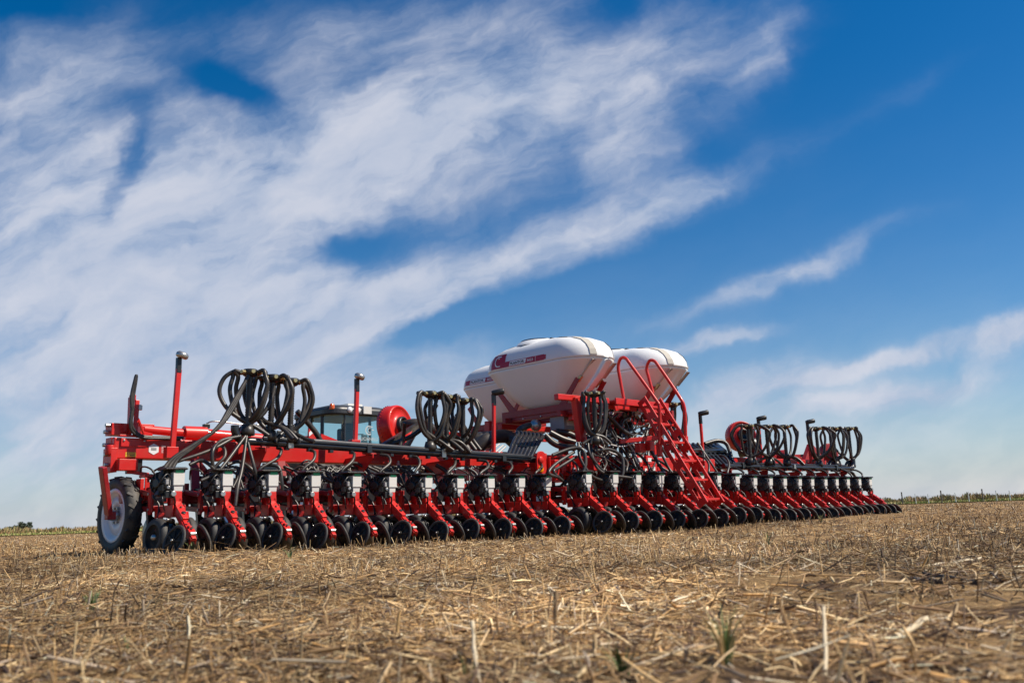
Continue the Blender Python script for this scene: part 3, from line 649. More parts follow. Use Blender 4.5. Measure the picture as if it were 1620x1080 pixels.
post(13.87, 9.04, 1.0, 1.92, 0); post(15.45, 8.78, 1.0, 1.88, rad(.5)); post(17.3, 8.72, 1.0, 1.90, rad(.5))

# distributor towers, their heads and the hoses looping over
def tower(x, y, z0, z1, lean=.0, nh=7, spread=1.0, dirs=None):
    a = Vector((x, y, z0)); c = a + Vector((math.tan(lean) * (z1 - z0), 0, z1 - z0)); q = MB()
    n = 34; pts = [a.lerp(c, .0), a.lerp(c, .30)]
    q.tube(pts, .042, 12); q.tube([a.lerp(c, .30 + .66 * i / n) for i in range(n + 1)], .037, 12, rib=.18)
    q.lathe([(0, -.05), (.075, -.05), (.08, 0), (.06, .07), (0, .07)], 14, axis_frame(a + Vector((0, 0, .06)), (0, 0, 1)))
    o = q.build("distributor_tower", HOSE, planter)
    h = MB(); h.lathe([(0, -.05), (.05, -.05), (.085, -.025), (.09, .025), (.07, .04), (0, .045)], 16, axis_frame(c, (0, 0, 1)), 0)
    for k in range(nh):
        an = 2 * math.pi * k / nh + .3; dv = Vector((math.cos(an), math.sin(an), 0)); h.tube([c + dv * .07, c + dv * .135], .022, 8, 1)
    h.build("distributor_head", [BLK, BRASS], o)
    for k in range(nh):
        an = -.6 + math.pi * (k % 2) + random.uniform(-.85, .85); dv = Vector((math.cos(an), math.sin(an), 0)); sv = Vector((-dv.y, dv.x, 0)) * random.uniform(-.07, .07); H = z1 - z0
        rr = (.29, .29, .23, .22, .17, .16)[k % 6] * random.uniform(.9, 1.12) * spread; e = -dv * random.choice((.02, .06, .10, .22, .30)); w1, w2 = random.uniform(.22, .34), random.uniform(.60, .74)
        if x < 5.1: e.x = max(e.x, -.04)
        if x > 18.2: e.x = min(e.x, .06)
        pts = [c + dv * .10, c + dv * .17 + Vector((0, 0, .016)), c + dv * (rr * .88) + sv * .2 + Vector((0, 0, -.03 - rr * .12)), c + dv * rr + sv * .6 + Vector((0, 0, -H * w1)), c.lerp(a, w2) + dv * (rr * .58) + sv, a + e * .55 + Vector((0, 0, random.uniform(.07, .16))), a + e * 1.05 + Vector((0, 0, .01))]
        g = MB(); g.tube(smooth_path(pts, 7), .0245, 8)
        g.build("hose", HOSE, o)
for (x, z0, z1) in ((4.985, 1.24, 1.965), (5.266, 1.19, 1.925), (5.515, 1.17, 1.90), (7.564, 1.13, 1.89), (7.84, 1.12, 1.86), (8.124, 1.11, 1.83)):
    tower(x, YB(x), z0, z1, rad(1.6), 6)
for px_, py_ in ((1183, 674), (1212, 675), (1240, 675), (1290.6, 678), (1317, 678), (1342, 678)):
    t_ = at(px_, py_, Y=8.62); tower(t_.x, 8.62, 1.02, t_.z, 0, 6, 1.2)
t_ = at(939, 623, Y=8.5); tower(t_.x, 8.5, 1.25, t_.z, 0, 6, .75)
t_ = at(1063, 640, Y=9.2); tower(t_.x, 9.2, 1.25, t_.z, 0, 6, .8)

# hose from rail down to every row
for n in range(29):
    X_, Y_, Z_ = NX[n], NY[n], NZ[n] - .53
    if n <= 10: top = Vector((X_ + .10 + random.uniform(-.12, .12), 9.2 - .155 * (X_ - 4.9) / 4.5, 1.13 - .03 * (X_ - 4.96)))
    elif n >= 19: top = Vector((min(X_ + random.uniform(-.15, .1), 18.7), YB(X_), .97))
    else: top = Vector((X_ + random.uniform(-.25, .2), Y_ + random.uniform(.35, .6), 1.15 + random.uniform(-.08, .1)))
    if n == 0: top = Vector((4.86, 9.2, 1.25))
    end = Vector((X_ - .11, Y_ + .10, .80 + Z_))
    ox = random.uniform(.03, .12)
    pts = [top, top.lerp(end, .2) + Vector((ox * .8, -.05, .03)), top.lerp(end, .55) + Vector((ox, -.06, .04)), end + Vector((ox * .3, 0, .07)), end]
    MB().tube(smooth_path(pts, 6), .019, 8).build("row_hose", HOSE, planter)
# long bundles feeding the outer rows on the left
def hose_px(lst, r=.02, name="feed_hose", m=HOSE):
    pts = [at(x, y, Y=Yv) for (x, y, Yv) in lst]
    MB().tube(smooth_path(pts, 6), r, 8).build(name, m, planter)
for k in range(3):
    hose_px([(392 + k, 594, 9.15), (372 - 3 * k, 640, 9.1), (346 - k, 676, 9.05), (305, 704 + 2 * k, 9.05), (271 + 5 * k, 727, 9.05), (255 + 7 * k, 752, 9.02), (257 + 7 * k, 772, 9.05)], .021)
hose_px([(388, 690, 9.15), (352, 738, 9.0), (335, 752, 9.0), (318, 760, 9.0)]); hose_px([(390, 690, 9.15), (383, 740, 9.0), (376, 770, 8.9), (372, 800, 8.85)])
hose_px([(380, 690, 9.15), (350, 697, 9.1), (336, 715, 9.0), (338, 748, 9.0)]); hose_px([(392, 700, 9.1), (402, 738, 9.0), (408, 765, 9.0)])
hose_px([(300, 735, 9.1), (318, 728, 9.1), (335, 738, 9.0), (345, 756, 9.0)]); hose_px([(360, 735, 9.2), (378, 730, 9.2), (398, 742, 9.1), (408, 760, 9.1)])
hose_px([(415, 735, 9.1), (440, 738, 9.0), (446, 762, 8.95), (447, 775, 8.95)]); hose_px([(470, 650, 9.3), (498, 682, 9.3), (512, 707, 9.3)], .034)
hose_px([(690, 640, 9.4), (672, 672, 9.4), (650, 690, 9.5), (610, 706, 9.6)], .034); hose_px([(716, 660, 9.4), (736, 690, 9.4), (752, 712, 9.3)], .036); hose_px([(722, 655, 9.4), (744, 690, 9.4), (760, 712, 9.3)], .030)
hose_px([(640, 668, 9.3), (638, 690, 9.4), (632, 708, 9.4)], .026)
# loops by the centre frame
for lst, r_ in (([(874, 720, 8.7), (905, 709, 8.6), (922, 712, 8.5), (926, 735, 8.45), (915, 765, 8.45)], .028), ([(940, 713, 8.5), (965, 711, 8.5), (983, 722, 8.45), (986, 745, 8.4), (980, 765, 8.4)], .026),
                ([(930, 690, 8.6), (932, 715, 8.5), (945, 735, 8.45), (965, 755, 8.4)], .022), ([(935, 690, 8.6), (938, 725, 8.5), (955, 748, 8.4), (1000, 756, 8.3)], .022),
                ([(915, 700, 8.6), (918, 725, 8.5), (936, 752, 8.4), (960, 762, 8.4)], .022), ([(908, 715, 8.6), (880, 733, 8.55), (868, 748, 8.5), (884, 755, 8.5)], .024), ([(912, 722, 8.6), (886, 738, 8.55), (876, 746, 8.5), (890, 760, 8.5)], .022),
                ([(1000, 715, 8.5), (1012, 740, 8.4), (1030, 752, 8.4), (1048, 756, 8.4)], .020), ([(1025, 705, 8.6), (1040, 730, 8.4), (1052, 750, 8.3)], .026), ([(1045, 715, 8.5), (1058, 740, 8.4), (1068, 752, 8.3)], .020),
                ([(960, 655, 8.9), (985, 680, 8.9), (1003, 690, 8.9)], .034), ([(932, 700, 8.7), (950, 678, 8.8), (960, 664, 8.9)], .028), ([(1000, 640, 9.2), (1020, 640, 9.2), (1030, 655, 9.2), (1022, 690, 9.1)], .026),
                ([(975, 690, 8.9), (990, 700, 8.8), (1000, 715, 8.8)], .02), ([(862, 688, 9.4), (875, 700, 9.3), (890, 706, 9.2), (910, 708, 9.0)], .05), ([(870, 684, 9.4), (890, 694, 9.3), (910, 700, 9.2)], .05), ([(880, 682, 9.5), (900, 686, 9.4), (916, 694, 9.3)], .05),
                ([(1096, 712, 8.8), (1110, 712, 8.8), (1114, 724, 8.7), (1112, 745, 8.6)], .024), ([(1104, 700, 8.9), (1120, 725, 8.7), (1140, 755, 8.4)], .02), ([(1345, 745, 8.5), (1352, 755, 8.5), (1350, 768, 8.4)], .02), ([(1330, 742, 8.5), (1350, 748, 8.45), (1358, 764, 8.3)], .02),
                ([(1335, 752, 8.45), (1352, 760, 8.4), (1362, 764, 8.3)], .018),
                ([(545, 742, 9.4), (560, 732, 9.4), (580, 742, 9.3), (588, 758, 9.2)], .02), ([(470, 742, 9.5), (484, 728, 9.5), (500, 735, 9.5), (506, 748, 9.4)], .012), ([(476, 744, 9.5), (488, 731, 9.5), (503, 739, 9.5)], .012), ([(690, 735, 9.3), (705, 745, 9.2), (716, 760, 9.1)], .026), ([(735, 738, 9.2), (752, 748, 9.1), (760, 765, 9.0)], .022)):
    hose_px(lst, r_)
for lst in ([(955, 700, 8.7), (985, 706, 8.7), (1010, 696, 8.8), (1018, 688, 8.9)], [(948, 705, 8.7), (965, 715, 8.6), (985, 722, 8.6)], [(992, 700, 8.7), (1002, 712, 8.7), (1010, 730, 8.6)], [(790, 702, 9.5), (770, 718, 9.3), (760, 722, 9.3)], [(796, 704, 9.5), (778, 719, 9.3), (766, 724, 9.3)], [(800, 706, 9.5), (784, 720, 9.3), (772, 726, 9.3)]):
    hose_px(lst, .011, "cable", WIRE)

# flat racks of parallel tubes from the tank outlets to the rails
def rack(tops, bots, r):
    for k in range(7):
        t = k / 6; a = Vector(tops[0]).lerp(Vector(tops[1]), t); c = Vector(bots[0]).lerp(Vector(bots[1]), t); mid = a.lerp(c, .35) + Vector((0, 0, .03))
        MB().tube(smooth_path([a + Vector((.25, .25, .0)), a + Vector((.05, .07, .05)), a, mid, c], 5), r, 8).build("rack_tube", STEEL, planter)
    q = MB()
    for t in (.25, .6): q.bar(Vector(tops[0]).lerp(Vector(bots[0]), t) + Vector((0, 0, .05)), Vector(tops[1]).lerp(Vector(bots[1]), t) + Vector((0, 0, .05)), .03, .02, 0)
    M0 = [Vector(tops[0]), Vector(tops[1]), Vector(bots[1]), Vector(bots[0])]; q.add([p_ + Vector((0, .02, -.045)) for p_ in M0] + [p_ + Vector((0, .02, -.06)) for p_ in M0], [(0, 1, 2, 3), (7, 6, 5, 4), (0, 4, 5, 1), (1, 5, 6, 2), (2, 6, 7, 3), (3, 7, 4, 0)], 0)
    q.build("rack_tray", STEEL, planter)
rack((at(820, 688, Y=9.5), at(858, 692, Y=9.3)), (at(803, 722, Y=9.15), at(838, 727, Y=9.05)), .033)
rack((at(1092, 706, Y=9.3), at(1135, 706, Y=9.3)), (at(1128, 735, Y=8.85), at(1166, 737, Y=8.75)), .033)
b = MB(); p_ = [at(1082, 702, Y=9.6), at(1135, 700, Y=9.4), at(1150, 712, Y=9.0), at(1096, 712, Y=9.1)]
b.add([v for v in p_] + [v + Vector((0, 0, -.04)) for v in p_], [(0, 1, 2, 3), (7, 6, 5, 4), (0, 4, 5, 1), (1, 5, 6, 2), (2, 6, 7, 3), (3, 7, 4, 0)]); b.build("rack_cover", STEEL, planter)
hose_px([(1115, 702, 9.3), (1135, 697, 9.2), (1150, 703, 9.1), (1158, 728, 8.9)], .04)

# ---- seed tanks
def outline(hx, hy, r, n=12):
    r = min(r, hx, hy); pts = []
    for (cx_, cy_, a0) in ((hx - r, hy - r, 0), (-hx + r, hy - r, 90), (-hx + r, -hy + r, 180), (hx - r, -hy + r, 270)):
        for k in range(n):
            a = rad(a0 + 90 * k / (n - 1)); pts.append((cx_ + r * math.cos(a), cy_ + r * math.sin(a)))
    return pts
PROF = [(.50, 1.05, -.70), (.40, .97, -.699), (.34, .86, -.69), (.265, .68, -.62), (.155, .41, -.43), (.07, .19, -.21), (.018, .05, -.04), (.004, .01, -.006), (.009, .014, -.003), (.009, .014, .003), (.0, .0, .006), (.0, .0, .03), (.010, .018, .12), (.034, .065, .21), (.078, .15, .295), (.145, .32, .365), (.25, .58, .415), (.37, .84, .44), (.50, 1.02, .445)]
def lev(z):
    for i in range(len(PROF) - 1):
        a, b_ = PROF[i], PROF[i + 1]
        if a[2] <= z <= b_[2]:
            t = (z - a[2]) / (b_[2] - a[2] + 1e-9); return a[0] + (b_[0] - a[0]) * t, a[1] + (b_[1] - a[1]) * t
    return PROF[-1][:2]
def tank(cx_, cy_, zs, hx, hy, sc=1.0, lid_off=.22, rear=True):
    ky = hy / 1.2; K = lambda p: (p[0] * sc, p[1] * ky, p[2])
    n = 48; vs = []; q = MB()
    for p in PROF:
        ix, iy, dz = K(p); o_ = outline(hx - ix, hy - iy, max(.55 - ix * .4, .05)); vs += [(cx_ + x, cy_ + y, zs + dz) for x, y in o_]
    rows = len(PROF)
    for i in range(rows - 1):
        fs = [(i * n + k, i * n + (k + 1) % n, (i + 1) * n + (k + 1) % n, (i + 1) * n + k) for k in range(n)]
        if i == 0: q.add(vs, fs, 0, True); 
        else:
            for f in fs: q.f.append(list(f)); q.mi.append(1 if i == 8 else 0); q.sm.append(True)
    q.f.append(list(range(n))[::-1]); q.mi.append(0); q.sm.append(False)
    q.f.append([(rows - 1) * n + k for k in range(n)]); q.mi.append(0); q.sm.append(False)
    o = q.build("seed_tank", [TANK, GRY], planter)
    l = MB(); M = Matrix.Translation((cx_, cy_ + lid_off, zs + .415)); l.lathe([(.40, -.03), (.36, .03, 0), (.31, .055, 0), (.305, .062, 1), (.305, .074, 1), (.29, .08, 0), (0, .095, 0)], 36, M, 0)
    l.box((cx_, cy_ + lid_off - .31, zs + .49), (.06, .04, .03), None, 1)
    l.build("tank_lid", [TANK, BLK], o)
    def side_x(y, z):                       # where the side facing the left wing lies
        ix, iy = lev(z - zs); ix *= sc; iy *= ky; hx_, hy_ = hx - ix, hy - iy; r_ = min(max(.55 - ix * .4, .05), hx_)
        t = abs(y - cy_) - (hy_ - r_)
        return cx_ - hx_ + (r_ - math.sqrt(max(r_ * r_ - t * t, 0)) if t > 0 else 0)
    def on_side(pts, lift):
        return [(side_x(cy_ - u, zs + v) - lift, cy_ - u, zs + v) for (u, v) in pts]
    for dx in ((-.25, .31) if rear else ()):
        pts = []
        def end_y(z, dx=dx):
            ix, iy = lev(z); hx_, hy_ = hx - ix * sc, hy - iy * ky; r_ = min(max(.55 - ix * .4, .05), hx_); t = abs(dx) - (hx_ - r_)
            if abs(dx) > hx_: return None
            return hy_ - (r_ - math.sqrt(max(r_ * r_ - t * t, 0)) if t > 0 else 0)
        zz = [-.06 + .02 * i for i in range(24)]; L_ = [(end_y(z), z) for z in zz]; L_ = [a for a in L_ if a[0] is not None]
        front = [(cy_ - y - .006, zs + z + .004) for y, z in L_]; back = [(cy_ + y + .006, zs + z + .004) for y, z in L_][::-1]
        path = front + back; g = MB(); vs_ = []
        for (y, z) in path:
            sg = 1 if y > cy_ else -1
            for ddx in (-.05, .05):
                yy = end_y(z - zs - .004, dx + ddx); vs_.append((cx_ + dx + ddx, y if yy is None else cy_ + sg * (yy + .010), z + .006))
        g.add(vs_, [(2 * i, 2 * i + 1, 2 * i + 3, 2 * i + 2) for i in range(len(path) - 1)], 0, True)
        g.build("tank_strap", STRAP, o)
        e0 = end_y(-.03); e1 = end_y(-.36) or e0 - .3
        g = MB(); a = Vector((cx_ + dx, cy_ - e0 - .03, zs - .04)); c = Vector((cx_ + dx, cy_ - e1 - .045, zs - .33))
        g.bar(a, c, .03, .012, 0); g.bar(a.lerp(c, .8), a.lerp(c, 1.05), .05, .05, 1); g.bar(a.lerp(c, 1.05), a.lerp(c, 1.2), .03, .03, 1)
        g.bar(a + Vector((.05, .012, 0)), a.lerp(c, .75) + Vector((.05, .018, 0)), .10, .006, 2)
        g.build("tank_buckle", [STRAP, BRASS, GRY], o, bevel=.003)
    return o, on_side, side_x
def bar_rounded(u0, u1, v0, v1, n=20):
    h = (v1 - v0) / 2; pts = [(u0, v0)] + [(u0 + (u1 - h - u0) * k / n, v0) for k in range(1, n + 1)]
    pts += [(u1 - h + h * math.sin(rad(a)), v0 + h - h * math.cos(rad(a))) for a in (30, 60, 90, 120, 150)] + [(u1 - h - (u1 - h - u0) * k / n, v1) for k in range(n)] + [(u0, v1)]
    return pts
def strip_mesh(g, on, u0, u1, v0, v1, lift, m, n=14, mv=3, slant=0.0):
    vs = []
    for i in range(n + 1):
        for j in range(mv + 1):
            v = v0 + (v1 - v0) * j / mv; vs.append((u0 + (u1 - u0) * i / n + slant * (v - v0), v))
    g.add(on(vs, lift), [(i * (mv + 1) + j, (i + 1) * (mv + 1) + j, (i + 1) * (mv + 1) + j + 1, i * (mv + 1) + j + 1) for i in range(n) for j in range(mv)], m, True)
def put_text(g, on, body, size, u, v, lift, m, bold=.0, sx_=1.0):
    vs, fs = text_mesh(body, size, bold); g.add(on([(u + x * sx_, v + y) for (x, y, z) in vs], lift), fs, m)
# rear left tank
T1, on1, sx1 = tank(10.92, 10.0, 2.67, .55, 1.24)
g = MB()
strip_mesh(g, on1, -.86, -.50, .03, .27, .004, 0, 8, 6)
strip_mesh(g, on1, -.50, .40, .03, .125, .004, 0, 20, 4); strip_mesh(g, on1, .40, .44, .04, .115, .004, 0, 2, 2)
strip_mesh(g, on1, -.40, -.02, .040, .116, .007, 1, 12, 3, .25); strip_mesh(g, on1, .205, .212, .034, .12, .007, 1, 1, 3)
g.build("tank_decal", [DECR, DECW], T1)
g = MB(); put_text(g, on1, "PLANTOR", .062, -.375, .056, .010, 0, .0015, 1.18); g.build("lettering", DECK, T1)
g = MB(); put_text(g, on1, "3023", .060, .015, .056, .008, 0, .001, 1.2)
def arc_mark(g, on, u, v, r, w, a0, a1, lift, m, sy=1.15, n=16):
    vs = []
    for i in range(n + 1):
        a = rad(a0 + (a1 - a0) * i / n)
        for rr in (r - w / 2, r + w / 2): vs.append((u + rr * math.cos(a), v + rr * math.sin(a) * sy))
    g.add(on(vs, lift), [(2 * i, 2 * i + 1, 2 * i + 3, 2 * i + 2) for i in range(n)], m)
arc_mark(g, on1, -.665, .150, .075, .022, 70, 250, .008, 0); arc_mark(g, on1, -.655, .150, .045, .014, 75, 110, .008, 0); strip_mesh(g, on1, -.665, -.60, .222, .242, .008, 0, 3, 1); strip_mesh(g, on1, -.69, -.61, .058, .074, .008, 0, 3, 1)
g.build("emblem", DECW, T1)
T2, on2, sx2 = tank(12.80, 9.88, 2.67, .58, 1.24)
T3, on3, sx3 = tank(11.97, 12.12, 2.70, .52, .95, lid_off=-.2, rear=False)
g = MB(); strip_mesh(g, on3, -.62, .55, .05, .14, .004, 0, 20, 4); strip_mesh(g, on3, -.45, -.02, .058, .132, .007, 1, 12, 3, .2); g.build("tank_decal", [DECR, DECW], T3)
g = MB(); put_text(g, on3, "PLANTOR", .062, -.42, .074, .010, 0, .0015, 1.3); g.build("lettering", DECK, T3)
g = MB(); put_text(g, on3, "3023", .064, .03, .072, .008, 0, .001, 1.2); g.build("lettering", DECW, T3)
# cradles
for (cx_, cy_, hy_) in ((10.92, 10.0, 1.22), (12.75, 9.88, 1.22), (11.97, 12.12, .95)):
    q = MB(); k = hy_ / 1.22
    for dx in (-.33, .33):
        x = cx_ + dx
        q.bar((x, cy_ - .80 * k, 1.925), (x, cy_ + .80 * k, 1.925), .07, .11); q.bar((x, cy_ - .80 * k, 1.835), (x, cy_ + .62 * k, 1.835), .05, .068)
        for s_ in (-1, 1): q.prism([(s_ * .36 * k, 1.87), (s_ * .56 * k, 1.87), (s_ * .95 * k, 2.34), (s_ * .86 * k, 2.36)] if s_ > 0 else [(s_ * .86 * k, 2.36), (s_ * .95 * k, 2.34), (s_ * .56 * k, 1.87), (s_ * .36 * k, 1.87)], .012, frame((x, cy_, 0), Vector((0, 1, 0)), Vector((0, 0, 1)), Vector((1, 0, 0)))); q.bar((x, cy_ + s_ * .50 * k, 1.93), (x, cy_ + s_ * .90 * k, 2.35), .09, .014, up=(1, 0, 0))
        for yy in (-.5, -.1, .3): q.lathe([(0, -.04), (.016, -.04), (.016, .04), (0, .04)], 6, axis_frame((x, cy_ + yy * k, 1.83), (1, 0, 0)), 1, False)
    for yy in (-.62, .62): q.bar((cx_ - .5, cy_ + yy * k, 1.82), (cx_ + .5, cy_ + yy * k, 1.82), .08, .09)
    q.build("tank_cradle", [SHADE_RED, GALV], planter, bevel=.006)

# ---- centre frame
b = MB()
b.bar((9.55, 9.12, 1.02), (13.9, 8.92, 1.02), .20, .22); b.bar((9.7, 9.35, .86), (13.8, 9.2, .86), .16, .16)
for x in (9.75, 10.35, 10.95, 11.55, 12.15, 12.75, 13.35): b.box((x, 8.93, .90), (.10, .16, .30)); b.box((x + .28, 8.96, .98), (.22, .12, .20))
for x in (10.35, 13.3):
    b.bar((x + .5 * (x < 11), 9.7, 1.0), (x + .5 * (x < 11), 9.7, 1.84), .12, .12, up=(0, 1, 0)); b.bar((x, 10.9, .9), (x, 10.9, 1.84), .12, .12, up=(0, 1, 0)); b.bar((x, 8.6, .98), (x, 14.4, .98), .15, .20)
for y in (9.3, 10.9, 12.4): b.bar((10.6, y, 1.76), (13.4, y, 1.76), .10, .10)
b.bar((11.8, 13.9, .75), (11.8, 16.6, .62), .18, .20)
b.bar((10.35, 14.3, .95), (11.8, 15.3, .72), .12, .14); b.bar((13.3, 14.3, .95), (11.8, 15.3, .72), .12, .14)
b.build("chassis", RED, planter, bevel=.012)
for (x, y, w_, h_) in ((1012, 727, .12, .07), (1028, 727, .10, .06), (908, 742, .05, .05), (917, 745, .05, .05), (1034, 741, .09, .06), (1022, 743, .06, .05)):
    c = at(x, y, Y=8.84); MB().box(c, (w_, .003, h_)).build("sticker", DECW, planter)
    MB().box(c + Vector((0, .03, 0)), (w_ + .08, .05, h_ + .08)).build("sticker_plate", RED, planter, bevel=.006)
b = MB(); cp = at(917, 640, Y=8.72)
b.bar(at(920, 698, Y=8.72), at(911, 628, Y=8.72), .14, .10, up=(0, 1, 0)); a_ = at(882, 627, Y=8.75); c_ = at(958, 627, Y=8.75); b.bar((a_.x, 8.78, a_.z), (c_.x, 8.72, a_.z), .09, .085)
b.build("rear_mast", RED, planter, bevel=.008)
b = MB(); p = at(857, 722, Y=8.95); b.prism(outline(.10, .17, .09, 6), .03, frame(at(856, 732, Y=8.95), Vector((1, 0, 0)), Vector((0, 0, 1)), Vector((0, -1, 0)))); b.box(at(884, 722, Y=8.92), (.34, .05, .03)); b.box(at(869, 740, Y=8.92), (.02, .05, .32)); b.box(at(894, 742, Y=8.93), (.20, .05, .18)); b.build("lamp_bracket", RED, planter, bevel=.006)
for (x, y, mat_, r_) in ((856, 742, AMBER, .05), (856, 727, RED, .05), (892, 741, AMBER, .045)):
    c = at(x, y, Y=8.925); MB().lathe([(0, -.012), (r_, -.012), (r_, .006), (r_ * .8, .014), (0, .018)], 20, axis_frame(c, (0, -1, 0))).build("reflector", mat_, planter)
for (x, y, mat_) in ((1333, 744, ORNG),):
    c = at(x, y, Y=8.7); MB().lathe([(0, -.012), (.055, -.012), (.055, .01), (0, .02)], 16, axis_frame(c, (-.6, -.8, 0))).build("reflector", AMBER, planter)
b = MB(); c = at(895, 668, Y=9.6)
b.box(c, (.42, .30, .26), None, 0); b.box(c + Vector((.0, -.152, -.02)), (.30, .006, .10), None, 1); b.build("control_box", [GRY, WHT], planter, bevel=.01)
def valve(c, r_):                                           # a valve body, its coil and a fitting, joined
    q = MB(); M3 = Matrix.Rotation(random.uniform(0, 3), 3, random.choice('XYZ')); M = Matrix.Translation(c) @ M3.to_4x4()
    q.box(c, (r_ * 2, r_ * 1.5, r_ * 2.2), M3, random.choice((0, 0, 1, 2))); q.lathe([(0, r_ * .9), (r_ * .7, r_ * .9), (r_ * .7, r_ * 2.4), (0, r_ * 2.4)], 10, M, random.choice((0, 1)), False)
    q.lathe([(0, r_ * .6), (r_ * .4, r_ * .6), (r_ * .4, r_ * 1.6), (0, r_ * 1.6)], 8, M @ Matrix.Rotation(1.57, 4, 'X'), 1, False)
    q.tube(smooth_path([c, c + M3 @ Vector((r_ * 2, r_, 0)), c + Vector((random.uniform(-.15, .15), .05, -random.uniform(.1, .3)))], 4), r_ * .3, 6, 0)
    q.build("valve", [BLK, GALV, RED, SHADE_RED], planter, bevel=.004)
for k in range(60): valve(at(random.uniform(938, 1022), random.uniform(640, 712), Y=random.uniform(8.95, 9.6)), random.uniform(.022, .055))
for k in range(38): valve(at(random.uniform(470, 815), random.uniform(735, 760), Y=random.uniform(9.45, 9.7)), random.uniform(.015, .035))
for k in range(36):                                         # slack hoses round the valves
    x = random.uniform(930, 1040); y = random.uniform(640, 695); Yv = random.uniform(8.9, 9.5)
    hose_px([(x, y, Yv), (x + random.uniform(-25, 25), y + random.uniform(5, 30), Yv - .05), (x + random.uniform(-40, 40), y + random.uniform(30, 60), Yv - .15), (x + random.uniform(-50, 50), 748, 8.75)], random.choice((.014, .02, .026)), "control_hose")
for k in range(56):
    x = random.uniform(330, 830); hose_px([(x, 738 - .01 * x + 8, 9.5), (x + random.uniform(-14, 20), 738, 9.45), (x + random.uniform(0, 30), 750, 9.4), (x + random.uniform(5, 40), 772, 9.3)], random.choice((.010, .014, .018)), "control_hose")
b = MB(); c = at(848, 672, Y=9.9); b.lathe([(0, -.05), (.09, -.05), (.10, 0), (.07, .05), (0, .06)], 20, axis_frame(c, (-.3, -.9, .2)), 0); b.tube(smooth_path([at(818, 700, Y=9.9), at(822, 680, Y=9.8), at(838, 672, Y=9.8)], 5), .05, 12, 1)
b.tube(smooth_path([at(752, 712, Y=10.4), at(772, 694, Y=10.3), at(800, 690, Y=10.3), at(815, 700, Y=10.2)], 5), .11, 14, 1); b.lathe([(0, -.16), (.12, -.16), (.14, 0), (.14, .16), (0, .16)], 18, axis_frame(at(757, 697, Y=10.5), (.8, -.5, .1)), 1)
b.build("air_manifold", [GALV, HOSE], planter)

# ---- ladder with platform
lad = MB(); XL, XR = 11.36, 11.80
pl_z = 1.985
lad.box((11.6, 8.95, pl_z), (1.15, .55, .03)); lad.bar((10.95, 8.66, pl_z - .02), (12.35, 8.66, pl_z - .02), .03, .10); lad.bar((10.95, 8.68, pl_z - .14), (11.36, 8.68, pl_z - .02), .03, .08); lad.box((11.15, 8.67, pl_z - .10), (.30, .02, .08)); lad.box((12.1, 8.67, pl_z - .10), (.30, .02, .09)); lad.box((11.7, 9.0, pl_z - .06), (1.3, .04, .07))
a_ = at(1008, 705, Y=8.55); lad.bar(at(980, 698, Y=8.75), at(1040, 692, Y=8.45), .07, .07); lad.box(at(1013, 708, Y=8.52), (.16, .10, .14)); lad.box(at(1028, 705, Y=8.45), (.12, .10, .15))
ladder = lad.build("ladder", RED, planter, bevel=.006)
dlt = Vector((0, 8.41 - 7.508, 1.873 - .406)).normalized(); ln_ = math.hypot(8.41 - 7.508, 1.873 - .406); foot = Vector((0, 7.508, .406)); nrm = Vector((0, -dlt.z, dlt.y))
def stringer(x, t0, t1, off, slots):
    q = MB(); w = .17
    a = foot + dlt * t0 + nrm * off; c = foot + dlt * t1 + nrm * off
    for s_ in (-1, 1): q.bar(a + nrm * s_ * (w / 2 - .028) + Vector((x, 0, 0)), c + nrm * s_ * (w / 2 - .028) + Vector((x, 0, 0)), .056, .010, up=(1, 0, 0))
    n = slots; Ls = t1 - t0
    for k in range(n + 1):
        t = t0 + Ls * k / n; wdt = .11 if 0 < k < n else .08; tt = min(max(t, t0 + .04), t1 - .04)
        p_ = foot + dlt * tt + nrm * off + Vector((x, 0, 0)); q.bar(p_ - dlt * wdt / 2, p_ + dlt * wdt / 2, w - .10, .0102, up=(1, 0, 0))
    for s_ in (-1, 1): q.bar(a + nrm * s_ * w / 2 + Vector((x + .0, 0, 0)), c + nrm * s_ * w / 2 + Vector((x, 0, 0)), .008, .028, up=(1, 0, 0))
    q.build("stringer", RED, ladder, bevel=.002)
for x in (XL, XR): stringer(x, -.10, .97, 0, 3); stringer(x + (.012 if x < 11.5 else -.012), .90, 1.86, .012, 3)
for k in range(6):
    c = foot + dlt * (ln_ * k / 5); q = MB(); q.box(c + Vector(((XL + XR) / 2, 0, 0)), (XR - XL - .02, .14, .035)); q.box(c + Vector(((XL + XR) / 2, .075, .02)), (XR - XL - .02, .012, .05)); q.build("step", RED, ladder, bevel=.004)
q = MB()
for k in (0, 2): c = foot + dlt * (ln_ * k / 5); q.bar(c + Vector((XL + .06, .05, .02)), c + dlt * .28 + Vector((XL + .2, .05, 0)), .02, .02); q.bar(c + dlt * .28 + Vector((XL + .2, .05, 0)), c + Vector((XR - .06, .05, .02)), .02, .02)
q.build("step_brace", RED, ladder)
for X_, pts in ((XL, [(988, 638), (981, 600), (978, 580), (982, 567), (990, 567), (1000, 580), (1036, 630), (1043, 644), (1043.5, 680), (1043.5, 716)]), (XR + .02, [(1033, 622), (1026, 596), (1023, 583), (1027, 571), (1035, 571), (1044, 582), (1074, 626), (1082, 642), (1084, 665), (1085, 706)])):
    P = [at(x, y, X=X_) for x, y in pts]
    MB().tube(smooth_path(P, 6), .026, 12).build("handrail", RED, ladder)
    q = MB(); e = P[-1]; q.bar(e + Vector((0, 0, -.06)), e + Vector((0, 0, .16)), .07, .07, up=(0, 1, 0)); q.build("rail_socket", RED, ladder, bevel=.006)

